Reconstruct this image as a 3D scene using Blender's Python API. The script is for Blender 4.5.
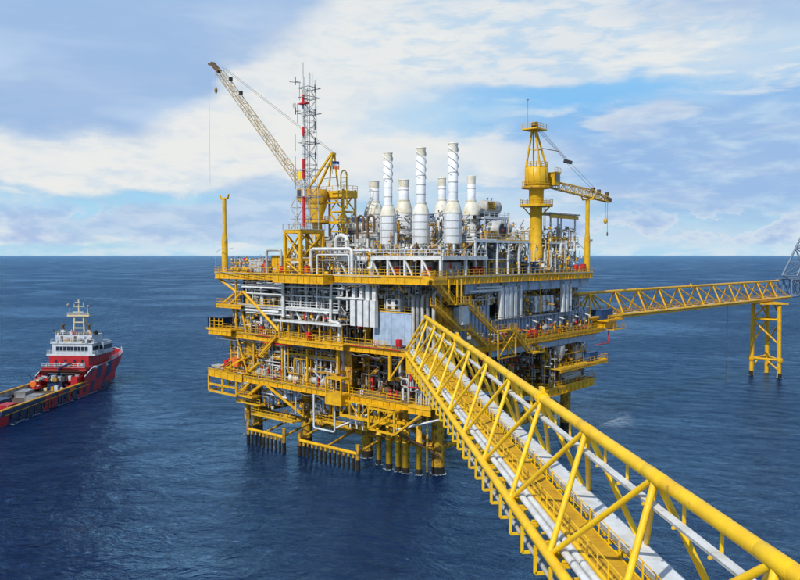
import bpy, math, random
from mathutils import Vector, Matrix
random.seed(11)
R = math.radians
scn = bpy.context.scene
for o in list(bpy.data.objects): bpy.data.objects.remove(o)
col = scn.collection

# ------------------------------------------------------------------ camera
cam_d = bpy.data.cameras.new('camera'); cam = bpy.data.objects.new('camera', cam_d); col.objects.link(cam)
CAMH = 36.0
cam.location = (0, 0, CAMH)
cam.rotation_euler = (R(90 - 2.615), 0, 0)
cam_d.sensor_width = 36; cam_d.lens = 36 * 760 / 800
cam_d.clip_start = 0.5; cam_d.clip_end = 200000
scn.camera = cam
scn.render.resolution_x = 1024; scn.render.resolution_y = 742

# ------------------------------------------------------------------ light
SUN_EL, SUN_AZ = 45, 212          # azimuth measured clockwise from +Y
sun_d = bpy.data.lights.new('sun', 'SUN'); sun = bpy.data.objects.new('sun', sun_d); col.objects.link(sun)
sun_d.energy = 4.2; sun_d.angle = R(0.5); sun_d.color = (1, 0.95, 0.86)
sd = Vector((math.sin(R(SUN_AZ)) * math.cos(R(SUN_EL)), math.cos(R(SUN_AZ)) * math.cos(R(SUN_EL)), math.sin(R(SUN_EL))))
sun.rotation_euler = sd.to_track_quat('Z', 'Y').to_euler()
sun.location = (-60, -60, 120)
scn.view_settings.view_transform = 'Standard'; scn.view_settings.look = 'None'
scn.view_settings.exposure = 0.0; scn.view_settings.gamma = 1; scn.view_settings.use_curve_mapping = False

# ------------------------------------------------------------------ node helper
class NT:
    def __init__(s, tree):
        s.t = tree; s.n = tree.nodes; s.l = tree.links
        for n in list(s.n): s.n.remove(n)
    def node(s, typ, **kw):
        n = s.n.new(typ)
        for k, v in kw.items(): setattr(n, k, v)
        return n
    def put(s, sock, v):
        if isinstance(v, bpy.types.NodeSocket): s.l.new(v, sock)
        elif isinstance(v, (tuple, list)) and len(v) == 3 and sock.type == 'RGBA': sock.default_value = (*v, 1)
        else: sock.default_value = v
    def m(s, op, a, b=None, c=None, clamp=False):
        n = s.node('ShaderNodeMath', operation=op, use_clamp=clamp)
        s.put(n.inputs[0], a)
        if b is not None: s.put(n.inputs[1], b)
        if c is not None: s.put(n.inputs[2], c)
        return n.outputs[0]
    def mix(s, f, a, b):
        n = s.node('ShaderNodeMix', data_type='RGBA')
        s.put(n.inputs[0], f); s.put(n.inputs[6], a); s.put(n.inputs[7], b)
        return n.outputs[2]
    def ramp(s, f, lo, hi, a=0.0, b=1.0):
        n = s.node('ShaderNodeMapRange', interpolation_type='SMOOTHSTEP')
        s.put(n.inputs[0], f); n.inputs[1].default_value = lo; n.inputs[2].default_value = hi
        n.inputs[3].default_value = a; n.inputs[4].default_value = b
        return n.outputs[0]
    def noise(s, vec, scale, detail=4, rough=0.5, dist=0.0):
        n = s.node('ShaderNodeTexNoise')
        s.put(n.inputs['Vector'], vec); n.inputs['Scale'].default_value = scale
        n.inputs['Detail'].default_value = detail; n.inputs['Roughness'].default_value = rough
        n.inputs['Distortion'].default_value = dist
        return n.outputs['Fac']
    def xyz(s, x, y, z=0.0):
        n = s.node('ShaderNodeCombineXYZ')
        s.put(n.inputs[0], x); s.put(n.inputs[1], y); s.put(n.inputs[2], z)
        return n.outputs[0]
    def scale(s, v, k):
        n = s.node('ShaderNodeVectorMath', operation='MULTIPLY')
        s.l.new(v, n.inputs[0]); n.inputs[1].default_value = k
        return n.outputs[0]

# ------------------------------------------------------------------ sky
world = bpy.data.worlds.new("World"); scn.world = world; world.use_nodes = True
def build_sky():
    S = NT(world.node_tree)
    out = S.node('ShaderNodeOutputWorld'); bg = S.node('ShaderNodeBackground')
    S.l.new(bg.outputs[0], out.inputs[0])
    bg.inputs[1].default_value = 0.1
    sky = S.node('ShaderNodeTexSky'); sky.sky_type = 'NISHITA'; sky.sun_disc = False
    sky.sun_elevation = R(SUN_EL); sky.sun_rotation = R(SUN_AZ)
    sky.altitude = 30; sky.air_density = 1.0; sky.dust_density = 0.6; sky.ozone_density = 1.2
    tc = S.node('ShaderNodeTexCoord').outputs['Generated']
    sep = S.node('ShaderNodeSeparateXYZ'); S.l.new(tc, sep.inputs[0])
    az = S.m('MULTIPLY', S.m('ARCTAN2', sep.outputs[0], sep.outputs[1]), 57.2958)
    el = S.m('MULTIPLY', S.m('ARCSINE', sep.outputs[2]), 57.2958)
    # warp the angles with noise so that no outline is regular
    base = S.xyz(S.m('MULTIPLY', az, 0.05), S.m('MULTIPLY', el, 0.13), 3.1)
    w1 = S.m('SUBTRACT', S.noise(base, 1.2, 4, 0.5), 0.5)
    w2 = S.m('SUBTRACT', S.noise(S.scale(base, (1.3, 1.1, 2.3)), 2.6, 7, 0.58), 0.5)
    a = S.m('ADD', az, S.m('ADD', S.m('MULTIPLY', w1, 16), S.m('MULTIPLY', w2, 9)))
    e = S.m('ADD', el, S.m('ADD', S.m('MULTIPLY', w2, 5.0), S.m('MULTIPLY', w1, 2.0)))
    def blob(ca, ce, ra, re, soft=0.5, tilt=0.0, aa=a, ee=e):
        da = S.m('SUBTRACT', aa, ca); de = S.m('SUBTRACT', ee, ce)
        de = S.m('SUBTRACT', de, S.m('MULTIPLY', da, tilt))
        d = S.m('SQRT', S.m('ADD', S.m('POWER', S.m('ABSOLUTE', S.m('DIVIDE', da, ra)), 2.0), S.m('POWER', S.m('ABSOLUTE', S.m('DIVIDE', de, re)), 2.0)))
        return S.ramp(d, 1 + soft, 1 - soft, 0, 1)
    soft = S.noise(S.xyz(S.m('MULTIPLY', az, 0.045), S.m('MULTIPLY', el, 0.16), 7.7), 1.6, 4, 0.5, 0.3)
    streak = S.noise(S.xyz(S.m('MULTIPLY', az, 0.07), S.m('MULTIPLY', el, 0.34), 2.7), 1.7, 6, 0.55, 0.4)
    fine = S.noise(S.xyz(S.m('MULTIPLY', az, 0.16), S.m('MULTIPLY', el, 0.55), 1.7), 1.8, 7, 0.58, 0.3)
    white = (8.35, 8.45, 8.3); pale = (5.6, 7.1, 8.5); peri = (3.5, 5.1, 7.7); blue = (2.3, 5.4, 9.0); deep = (3.0, 4.8, 7.8)
    c = sky.outputs[0]
    c = S.mix(0.78, c, S.mix(S.ramp(el, 0, 9), (4.2, 7.0, 9.0), (2.6, 5.2, 8.9)))
    # thin veil everywhere, as wide broken cloud
    c = S.mix(S.ramp(soft, 0.38, 0.60, 0, 0.85), c, pale)
    c = S.mix(S.ramp(streak, 0.52, 0.64, 0, 0.85), c, white)
    # upper left: smooth grey-blue sheet
    upl = S.m('MULTIPLY', S.ramp(a, 2, -8), S.ramp(e, 6.5, 9.0))
    c = S.mix(S.m('MULTIPLY', upl, 0.95), c, S.mix(S.ramp(soft, 0.40, 0.66), peri, (4.7, 6.2, 8.4)))
    # bright sheet whose upper edge climbs from the left to the top centre
    edge = S.m('ADD', 8.2, S.ramp(a, -20, -4, 0, 11.5))
    inside = S.ramp(S.m('SUBTRACT', edge, e), -1.2, 1.9)
    sheet = S.m('MULTIPLY', S.m('MULTIPLY', inside, S.ramp(e, 3.9, 5.2)), S.ramp(a, 9, -6))
    puff = S.noise(S.xyz(S.m('MULTIPLY', az, 0.13), S.m('MULTIPLY', el, 0.30), 9.3), 2.4, 9, 0.6, 0.2)
    sheet = S.m('MULTIPLY', sheet, S.ramp(fine, 0.70, 0.45, 0.70, 1.0))
    c = S.mix(sheet, c, S.mix(S.ramp(puff, 0.50, 0.66, 0, 0.55), white, (6.4, 7.4, 8.3)))
    c = S.mix(S.m('MULTIPLY', blob(8, 15.5, 17, 3.6, 0.5, 0.03), 0.85), c, S.mix(S.ramp(fine, 0.36, 0.58), pale, white))
    c = S.mix(S.m('MULTIPLY', blob(6, 7.6, 8, 1.7, 0.6), 0.85), c, white)
    # grey-violet masses on the right
    c = S.mix(S.m('MULTIPLY', blob(23, 6.4, 12, 4.0, 0.45), 0.85), c, S.mix(S.ramp(fine, 0.42, 0.75), deep, (5.2, 6.8, 8.6)))
    c = S.mix(S.m('MULTIPLY', blob(27, 17.5, 9, 2.4, 0.7), 0.6), c, peri)
    # clear lanes
    c = S.mix(S.m('MULTIPLY', blob(14.0, 11.5, 9, 1.1, 0.6), 0.9), c, blue)
    c = S.mix(S.m('MULTIPLY', blob(3.5, 10.0, 6, 1.2, 0.7), 0.6), c, (3.6, 6.3, 8.9))
    c = S.mix(S.m('MULTIPLY', blob(-21, 3.5, 10, 0.55, 0.8), 0.7), c, (3.6, 6.7, 8.9))
    # heaped clouds low over the sea
    cum = S.noise(S.xyz(S.m('MULTIPLY', az, 0.11), S.m('MULTIPLY', el, 0.22), 5.3), 2.6, 8, 0.56)
    low = S.m('MULTIPLY', S.ramp(el, 4.6, 2.2), S.ramp(el, 0.4, 0.9))
    cumm = S.ramp(S.m('ADD', cum, S.m('MULTIPLY', low, 0.12)), 0.58, 0.62)
    c = S.mix(S.m('MULTIPLY', S.m('MULTIPLY', cumm, low), 0.85), c, S.mix(S.ramp(cum, 0.47, 0.66), (6.6, 7.5, 8.5), (3.7, 5.1, 7.8)))
    c = S.mix(S.m('MULTIPLY', blob(-13, 2.1, 11, 1.3, 0.3), 0.85), c, S.mix(S.ramp(fine, 0.4, 0.62), (3.9, 5.5, 7.9), (5.2, 6.6, 8.3)))
    c = S.mix(S.m('MULTIPLY', blob(-8.5, 3.9, 6.0, 2.0, 0.25), 0.85), c, S.mix(S.ramp(fine, 0.4, 0.62), (4.3, 5.9, 8.1), (5.6, 6.9, 8.4)))
    # bright strip close to the horizon
    c = S.mix(S.ramp(el, 1.2, 0.1, 0, 0.8), c, S.mix(S.ramp(fine, 0.4, 0.6), (4.2, 6.9, 8.8), (6.6, 7.9, 8.7)))
    # higher up, above the picture, the cover opens into clear deeper blue with scattered cloud
    hi = S.m('MULTIPLY', S.ramp(el, 19, 34), S.ramp(soft, 0.62, 0.48, 0.35, 1.0))
    c = S.mix(hi, c, S.mix(0.6, sky.outputs[0], (1.1, 2.6, 5.8)))
    S.l.new(c, bg.inputs[0])
build_sky()

# ------------------------------------------------------------------ materials
def paint(name, c, c2=None, rough=0.45, metal=0.0, rust=0.0, scale=0.9, rustc=(0.16, 0.06, 0.02), streak=True, spec=0.4, bump=0.0):
    m = bpy.data.materials.new(name); m.use_nodes = True
    S = NT(m.node_tree)
    out = S.node('ShaderNodeOutputMaterial'); b = S.node('ShaderNodeBsdfPrincipled')
    S.l.new(b.outputs[0], out.inputs[0])
    g = S.node('ShaderNodeNewGeometry').outputs['Position']
    c2 = c2 or tuple(x * 0.72 for x in c)
    n1 = S.noise(g, scale, 5, 0.6)
    colr = S.mix(S.ramp(n1, 0.35, 0.7), c, c2)
    if streak:
        n2 = S.noise(S.scale(g, (2.6, 2.6, 0.35)), 1.0, 4, 0.6)
        colr = S.mix(S.ramp(n2, 0.56, 0.78, 0, 0.45), colr, tuple(x * 0.55 + 0.01 for x in c))
    if rust > 0:
        n3 = S.noise(S.scale(g, (1, 1, 0.6)), 1.7, 7, 0.68)
        colr = S.mix(S.ramp(n3, 0.66 - rust, 0.74 - rust, 0, 0.85), colr, rustc)
    S.l.new(colr, b.inputs['Base Color'])
    b.inputs['Roughness'].default_value = rough; b.inputs['Metallic'].default_value = metal
    b.inputs['Specular IOR Level'].default_value = spec
    if bump > 0:
        bn = S.node('ShaderNodeBump'); bn.inputs['Strength'].default_value = bump; bn.inputs['Distance'].default_value = 0.05
        S.l.new(S.noise(g, 6, 4, 0.6), bn.inputs['Height']); S.l.new(bn.outputs[0], b.inputs['Normal'])
    return m
YEL = paint('yellow_paint', (0.72, 0.40, 0.006), (0.54, 0.28, 0.006), 0.42, rust=0.06)
YELB = paint('bridge_yellow_paint', (0.86, 0.55, 0.010), (0.76, 0.44, 0.008), 0.46, rust=0.015, scale=0.7, rustc=(0.42, 0.20, 0.03), bump=0.25)
YELD = paint('old_yellow_paint', (0.58, 0.32, 0.012), (0.34, 0.17, 0.012), 0.6, rust=0.14, bump=0.4)
JKT = paint('jacket_yellow_paint', (0.60, 0.34, 0.015), (0.38, 0.20, 0.015), 0.65, rust=0.16, rustc=(0.09, 0.045, 0.02), bump=0.5)
GRAT = paint('yellow_grating', (0.68, 0.40, 0.015), (0.5, 0.28, 0.02), 0.6)
WHT = paint('white_paint', (0.66, 0.68, 0.69), (0.50, 0.51, 0.49), 0.45, rust=0.04, rustc=(0.35, 0.2, 0.07))
STK = paint('stack_cladding', (0.74, 0.755, 0.77), (0.62, 0.64, 0.66), 0.5, metal=0.0, rust=0.0)
STC = paint('stained_cladding', (0.70, 0.69, 0.62), (0.58, 0.52, 0.36), 0.55, rust=0.05, rustc=(0.38, 0.24, 0.08))
GRY = paint('grey_steel', (0.27, 0.28, 0.30), (0.16, 0.165, 0.17), 0.5, rust=0.06)
LGT = paint('pale_steel', (0.46, 0.465, 0.45), (0.33, 0.325, 0.29), 0.5, rust=0.07, rustc=(0.30, 0.16, 0.06))
CLD = paint('blue_grey_cladding', (0.37, 0.47, 0.61), (0.26, 0.34, 0.45), 0.5, rust=0.02)
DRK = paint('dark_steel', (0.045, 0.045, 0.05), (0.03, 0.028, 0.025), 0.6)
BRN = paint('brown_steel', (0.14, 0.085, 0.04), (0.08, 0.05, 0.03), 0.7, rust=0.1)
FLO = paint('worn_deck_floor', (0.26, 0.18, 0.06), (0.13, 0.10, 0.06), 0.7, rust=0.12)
RSR = paint('riser_paint', (0.68, 0.40, 0.015), (0.46, 0.25, 0.015), 0.6, rust=0.12, bump=0.4)
WET = paint('marine_growth', (0.030, 0.024, 0.016), (0.014, 0.013, 0.012), 0.35, bump=0.5)
BLU = paint('blue_paint', (0.02, 0.07, 0.19), (0.015, 0.05, 0.13), 0.45)
RED = paint('red_paint', (0.55, 0.02, 0.02), (0.40, 0.015, 0.02), 0.45)
ORG = paint('orange_paint', (0.75, 0.16, 0.02), (0.6, 0.12, 0.02), 0.5)
CRN = paint('crane_yellow', (0.70, 0.42, 0.012), (0.55, 0.31, 0.012), 0.42, rust=0.04)
BOM = paint('boom_ochre', (0.42, 0.30, 0.12), (0.30, 0.21, 0.09), 0.55)
GLS = paint('dark_glass', (0.02, 0.03, 0.05), None, 0.1, streak=False, spec=0.8)
FLR = paint('flare_grey', (0.17, 0.23, 0.32), (0.13, 0.17, 0.24), 0.5)
HRED = paint('hull_red', (0.44, 0.014, 0.02), (0.28, 0.012, 0.02), 0.45, rust=0.07, rustc=(0.10, 0.03, 0.02))
HBLU = paint('hull_blue', (0.012, 0.035, 0.11), (0.01, 0.025, 0.07), 0.4)
HBOT = paint('hull_boot', (0.25, 0.05, 0.02), (0.14, 0.03, 0.02), 0.6)
SHW = paint('ship_white', (0.52, 0.57, 0.62), (0.40, 0.44, 0.48), 0.5, rust=0.05, rustc=(0.3, 0.2, 0.1))
TMB = paint('deck_timber', (0.13, 0.09, 0.06), (0.08, 0.06, 0.045), 0.8)
MAST = paint('ship_mast_cream', (0.62, 0.52, 0.30), (0.5, 0.42, 0.25), 0.5)

def sea_material():
    m = bpy.data.materials.new('sea_water'); m.use_nodes = True
    S = NT(m.node_tree)
    out = S.node('ShaderNodeOutputMaterial')
    g = S.node('ShaderNodeNewGeometry').outputs['Position']
    mp = S.node('ShaderNodeMapping'); S.l.new(g, mp.inputs[0]); mp.inputs['Rotation'].default_value = (0, 0, R(18))
    p = S.scale(mp.outputs[0], (0.72, 1.0, 1.0))
    h1 = S.noise(p, 0.085, 3, 0.5, 0.8)      # swell
    h2 = S.noise(p, 0.25, 5, 0.6, 0.9)       # chop
    h3 = S.noise(p, 1.0, 6, 0.68, 0.5)       # ripples
    h = S.m('ADD', S.m('MULTIPLY', h1, 2.4), S.m('ADD', S.m('MULTIPLY', h2, 3.1), S.m('MULTIPLY', h3, 0.8)))
    bn = S.node('ShaderNodeBump'); bn.inputs['Distance'].default_value = 1.0
    S.l.new(h, bn.inputs['Height'])
    gust = S.noise(p, 0.014, 5, 0.6, 0.8)
    S.l.new(S.ramp(gust, 0.32, 0.64, 0.5, 1.25), bn.inputs['Strength'])
    basec = S.mix(S.ramp(gust, 0.35, 0.65), (0.002, 0.009, 0.042), (0.003, 0.015, 0.068))
    sp = S.node('ShaderNodeSeparateXYZ'); S.l.new(g, sp.inputs[0])
    # foam where water falls beside the right leg, and small whitecaps
    dx = S.m('DIVIDE', S.m('SUBTRACT', sp.outputs[0], 45.0), 6.5); dy = S.m('DIVIDE', S.m('SUBTRACT', sp.outputs[1], 173.0), 15.0)
    d = S.m('SQRT', S.m('ADD', S.m('MULTIPLY', dx, dx), S.m('MULTIPLY', dy, dy)))
    fo = S.m('MULTIPLY', S.ramp(d, 1.3, 0.1), S.ramp(S.noise(p, 0.9, 7, 0.7), 0.36, 0.64))
    crest = S.m('MULTIPLY', S.ramp(S.noise(p, 0.42, 8, 0.74), 0.715, 0.745), 0.7)
    foam = S.m('MAXIMUM', S.m('MULTIPLY', fo, 0.95), crest)
    dif = S.node('ShaderNodeBsdfDiffuse'); S.l.new(basec, dif.inputs[0]); S.l.new(bn.outputs[0], dif.inputs['Normal'])
    glo = S.node('ShaderNodeBsdfGlossy'); glo.inputs['Color'].default_value = (0.44, 0.72, 1.0, 1); glo.inputs['Roughness'].default_value = 0.05
    S.l.new(bn.outputs[0], glo.inputs['Normal'])
    fr = S.node('ShaderNodeFresnel'); fr.inputs['IOR'].default_value = 1.42; S.l.new(bn.outputs[0], fr.inputs['Normal'])
    mx = S.node('ShaderNodeMixShader'); S.l.new(fr.outputs[0], mx.inputs[0]); S.l.new(dif.outputs[0], mx.inputs[1]); S.l.new(glo.outputs[0], mx.inputs[2])
    fd = S.node('ShaderNodeBsdfDiffuse'); fd.inputs[0].default_value = (0.45, 0.53, 0.6, 1)
    m2 = S.node('ShaderNodeMixShader'); S.l.new(foam, m2.inputs[0]); S.l.new(mx.outputs[0], m2.inputs[1]); S.l.new(fd.outputs[0], m2.inputs[2])
    S.l.new(m2.outputs[0], out.inputs[0])
    return m
SEA = sea_material()

# ------------------------------------------------------------------ mesh helper
class MB:
    """collects boxes, bars, tubes and lathed shapes; build() links them as ONE mesh object"""
    def __init__(s): s.v = []; s.f = []; s.sm = []
    def face(s, idx, smooth=False): s.f.append(tuple(idx)); s.sm.append(smooth)
    def quad(s, a, b, c, d):
        n = len(s.v); s.v += [tuple(a), tuple(b), tuple(c), tuple(d)]; s.face((n, n+1, n+2, n+3))
    def box(s, x0, x1, y0, y1, z0, z1):
        n = len(s.v)
        for z in (z0, z1):
            s.v += [(x0, y0, z), (x1, y0, z), (x1, y1, z), (x0, y1, z)]
        for q in ((3,2,1,0),(4,5,6,7),(0,1,5,4),(1,2,6,5),(2,3,7,6),(3,0,4,7)): s.face([n+i for i in q])
        return s
    def bar(s, p, q, w, h=None):
        h = h or w
        p = Vector(p); q = Vector(q); d = (q - p)
        if d.length < 1e-6: return s
        d.normalize()
        up = Vector((0, 0, 1)) if abs(d.z) < 0.95 else Vector((1, 0, 0))
        a = d.cross(up).normalized(); b = a.cross(d).normalized()
        n = len(s.v)
        for c in (p, q):
            for sa, sb in ((-1,-1),(1,-1),(1,1),(-1,1)):
                s.v.append(tuple(c + a * sa * w/2 + b * sb * h/2))
        for k in ((3,2,1,0),(4,5,6,7),(0,1,5,4),(1,2,6,5),(2,3,7,6),(3,0,4,7)): s.face([n+i for i in k])
        return s
    def rings(s, rings, n, cap=True):
        base = len(s.v)
        for r in rings: s.v += [tuple(p) for p in r]
        for i in range(len(rings)-1):
            for k in range(n):
                a = base+i*n+k; b = base+i*n+(k+1) % n
                s.face((a, b, b+n, a+n), True)
        if cap:
            for i, rev in ((0, True), (len(rings)-1, False)):
                m = len(s.v); s.v += [tuple(p) for p in rings[i]]
                idx = list(range(m, m+n)); s.face(idx[::-1] if rev else idx)
        return s
    def path(s, pts, r, n=8, cap=True, radii=None):
        pts = [Vector(p) for p in pts]
        rs = []; a = None
        for i, p in enumerate(pts):
            if i == 0: t = pts[1]-p
            elif i == len(pts)-1: t = p-pts[i-1]
            else: t = (p-pts[i-1]).normalized()+(pts[i+1]-p).normalized()
            if t.length < 1e-9: t = pts[i]-pts[i-1]
            t.normalize()
            if a is None:
                up = Vector((0,0,1)) if abs(t.z) < 0.9 else Vector((1,0,0))
                a = t.cross(up).normalized()
            else: a = (a - t*a.dot(t)).normalized()
            b = t.cross(a)
            rr = radii[i] if radii else r
            rs.append([p + (a*math.cos(2*math.pi*k/n)+b*math.sin(2*math.pi*k/n))*rr for k in range(n)])
        return s.rings(rs, n, cap)
    def tube(s, p, q, r, r2=None, n=8): return s.path([p, q], r, n, True, [r, r if r2 is None else r2])
    def pipe(s, pts, r, n=8, bend=None):
        """rounded corners"""
        pts = [Vector(p) for p in pts]; bend = bend or r*2.2
        o = [pts[0]]
        for i in range(1, len(pts)-1):
            p = pts[i]; d0 = (pts[i-1]-p); d1 = (pts[i+1]-p)
            k = min(bend, d0.length*0.45, d1.length*0.45)
            A = p+d0.normalized()*k; B = p+d1.normalized()*k
            o += [A, p*0.5+(A+B)*0.25, B]
        o.append(pts[-1])
        return s.path(o, r, n)
    def lathe(s, c, prof, n=16, axis=(0,0,1), cap=True):
        c = Vector(c); ax = Vector(axis).normalized()
        up = Vector((0,0,1)) if abs(ax.z) < 0.9 else Vector((1,0,0))
        a = ax.cross(up).normalized(); b = ax.cross(a)
        rs = [[c+ax*h+(a*math.cos(2*math.pi*k/n)+b*math.sin(2*math.pi*k/n))*r for k in range(n)] for r, h in prof]
        return s.rings(rs, n, cap)
    def add(s, o):
        n = len(s.v); s.v += o.v
        for f, q in zip(o.f, o.sm): s.f.append(tuple(i+n for i in f)); s.sm.append(q)
        return s
    def mesh(s, name, mat, org=(0,0,0), swap=False):
        me = bpy.data.meshes.new(name)
        if swap:
            vs = [(v-org[1], u-org[0], z-org[2]) for u, v, z in s.v]
            fs = [f[::-1] for f in s.f]
        else:
            vs = [(x-org[0], y-org[1], z-org[2]) for x, y, z in s.v]; fs = s.f
        me.from_pydata(vs, [], fs)
        me.polygons.foreach_set('use_smooth', s.sm)
        me.materials.append(mat)
        me.update()
        return me
    def build(s, name, mat, parent=None, kind=None, label=None):
        inf = INFO[parent.name] if parent else ((0,0,0), False)
        me = s.mesh(name, mat, inf[0], inf[1])
        # outward normals whatever the frame
        o = bpy.data.objects.new(name, me); col.objects.link(o)
        if parent: o.parent = parent; INFO[o.name] = inf
        if kind: o['kind'] = kind
        if label: o['label'] = label
        return o
INFO = {}      # object name -> (origin in frame coordinates, uses platform frame)
LABELS = set()
def tag(o, label, cat, group=None):
    o['label'] = label; o['category'] = cat
    if group: o['group'] = group
# platform frame: u runs along the left face, v along the right face, z up; origin on the near leg
PO = Vector((6.29, 124.296, 0)); PU = Vector((-0.756486, 0.65401, 0)); PV = Vector((0.65401, 0.756486, 0))
PANG = math.atan2(PV.y, PV.x)
def thing(name, label, cat, at=(0,0,0), group=None):
    """a top-level thing standing in platform coordinates"""
    o = bpy.data.objects.new(name, None); col.objects.link(o); o.empty_display_size = 0.5
    o.location = PO+PU*at[0]+PV*at[1]+Vector((0,0,at[2])); o.rotation_euler = (0,0,PANG)
    tag(o, label, cat, group); INFO[o.name] = (at, True)
    return o
def wthing(name, label, cat, loc, rz=0, group=None):
    o = bpy.data.objects.new(name, None); col.objects.link(o); o.empty_display_size = 0.5
    o.location = loc; o.rotation_euler = (0,0,rz)
    tag(o, label, cat, group); INFO[o.name] = ((0,0,0), False)
    return o
def inst(src, parent, off):
    """a sibling piece sharing the mesh, shifted by off in frame coordinates"""
    c = src.copy(); col.objects.link(c); c.parent = parent
    d = Vector((off[1], off[0], off[2])) if INFO[parent.name][1] else Vector(off)
    c.location = src.location + d
    INFO[c.name] = INFO[parent.name]
    return c
def copy_tree(o, parent=None):
    c = o.copy(); col.objects.link(c)
    INFO[c.name] = INFO[o.name]
    if parent: c.parent = parent
    for ch in list(o.children): copy_tree(ch, c)
    return c
def copy_at(src, at, label, group=None, rz=None):
    c = copy_tree(src)
    c.location = PO+PU*at[0]+PV*at[1]+Vector((0,0,at[2]))
    if rz is not None: c.rotation_euler = (0,0,PANG+R(rz))
    c['label'] = label
    if group: c['group'] = group
    return c

# ------------------------------------------------------------------ shared shapes
def rail_mb(pts, h=1.1, r=0.035, step=1.5, kick=True):
    m = MB()
    for p, q in zip(pts[:-1], pts[1:]):
        p = Vector(p); q = Vector(q); L = (q-p).length; n = max(1, round(L/step))
        for i in range(n+1):
            c = p.lerp(q, i/n); m.bar(c, c+Vector((0,0,h)), r*2)
        for z in (h, h*0.55): m.bar(p+Vector((0,0,z)), q+Vector((0,0,z)), r*2)
        if kick: m.bar(p+Vector((0,0,0.08)), q+Vector((0,0,0.08)), 0.02, 0.15)
    return m
def ibeam_mb(p, q, h=1.0, w=0.4, stiff=2.0):
    """plate girder whose TOP follows p-q"""
    m = MB(); p = Vector(p); q = Vector(q); dz = Vector((0,0,1))
    m.bar(p-dz*0.04, q-dz*0.04, w, 0.08); m.bar(p-dz*(h-0.04), q-dz*(h-0.04), w, 0.08)
    m.bar(p-dz*h/2, q-dz*h/2, 0.05, h-0.16)
    L = (q-p).length; n = max(1, int(L/stiff)); d = (q-p).normalized()
    for i in range(1, n):
        c = p.lerp(q, i/n)-dz*h/2
        m.bar(c-d*0.02, c+d*0.02, w*0.92, h-0.16)
    return m
def lattice_mb(p, q, w0, w1, n, rc, rb, sides=4, up=None):
    """returns chords list and one lacing builder for a box (or triangular) lattice from p to q"""
    p = Vector(p); q = Vector(q); d = (q-p).normalized()
    up = Vector(up) if up else (Vector((0,0,1)) if abs(d.z) < 0.95 else Vector((1,0,0)))
    a = d.cross(up).normalized(); b = a.cross(d).normalized()
    def corner(t, k):
        w = w0+(w1-w0)*t; c = p.lerp(q, t)
        if sides == 4:
            sx, sy = ((-1,-1),(1,-1),(1,1),(-1,1))[k]
            return c+a*sx*w/2+b*sy*w/2
        an = 2*math.pi*k/3+math.pi/2
        return c+(a*math.cos(an)+b*math.sin(an))*w*0.577
    ch = [MB().tube(corner(0, k), corner(1, k), rc, n=6) for k in range(sides)]
    lc = MB()
    for i in range(n):
        for k in range(sides):
            k2 = (k+1) % sides
            A, B = (k, k2) if (i+k) % 2 else (k2, k)
            lc.tube(corner(i/n, A), corner((i+1)/n, B), rb, n=5)
            lc.tube(corner(i/n, k), corner(i/n, k2), rb, n=5)
    return ch, lc
def ladder_mb(p, q, w=0.5, ax=(1,0,0), cage=False):
    m = MB(); p = Vector(p); q = Vector(q); ax = Vector(ax)
    m.bar(p-ax*w/2, q-ax*w/2, 0.07); m.bar(p+ax*w/2, q+ax*w/2, 0.07)
    n = int((q-p).length/0.4)
    for i in range(1, n): c = p.lerp(q, i/n); m.bar(c-ax*w/2, c+ax*w/2, 0.045)
    return m

# ------------------------------------------------------------------ sea
sea = MB(); NS = 96; RS = 90000
sea.v.append((0,0,0))
rr = [20, 60, 120, 250, 600, 2000, 8000, 30000, RS]
for r_ in rr: sea.v += [(r_*math.cos(2*math.pi*k/NS), r_*math.sin(2*math.pi*k/NS), 0) for k in range(NS)]
for k in range(NS): sea.face((0, 1+k, 1+(k+1) % NS))
for i in range(len(rr)-1):
    for k in range(NS):
        a = 1+i*NS+k; b = 1+i*NS+(k+1) % NS
        sea.face((a, a+NS, b+NS, b))
sea.build('sea', SEA, None, 'structure')

# ================================================================== PLATFORM
PF = thing('offshore_platform', 'yellow offshore production platform on tubular legs with three decks of pipework', 'oil platform')
def F(mb, name, mat, parent=None, **k): return mb.build(name, mat, parent or PF, **k)
ZT, ZM, ZL = 32.6, 20.8, 12.3
LU = (0, 16, 32, 47); LV = (0, 21.5, 43)
# --- legs
for iu, u in enumerate(LU):
    for iv, v in enumerate(LV):
        r_ = 1.05 if iu in (0, 3) else 0.95
        leg = MB().lathe((u, v, 0), [(r_, -9), (r_, 8.6), (r_*1.04, 8.7), (r_*1.04, 9.1), (r_*0.96, 9.2), (r_*0.96, ZL-1.1)], 16)
        lo = F(leg, 'leg', JKT)
        F(MB().lathe((u, v, 0), [(r_+0.02, 0.0), (r_+0.02, 1.0+random.random()*0.4)], 16, cap=False), 'splash_band', WET, lo)
        for z0, z1 in ((ZL, ZM-1.1), (ZM, ZT-1.2)):
            F(MB().lathe((u, v, z0), [(0.85, 0), (0.85, 0.3), (0.72, 0.5), (0.72, z1-z0-0.6), (0.9, z1-z0-0.2), (0.9, z1-z0)], 12), 'column', YELD)
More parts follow.
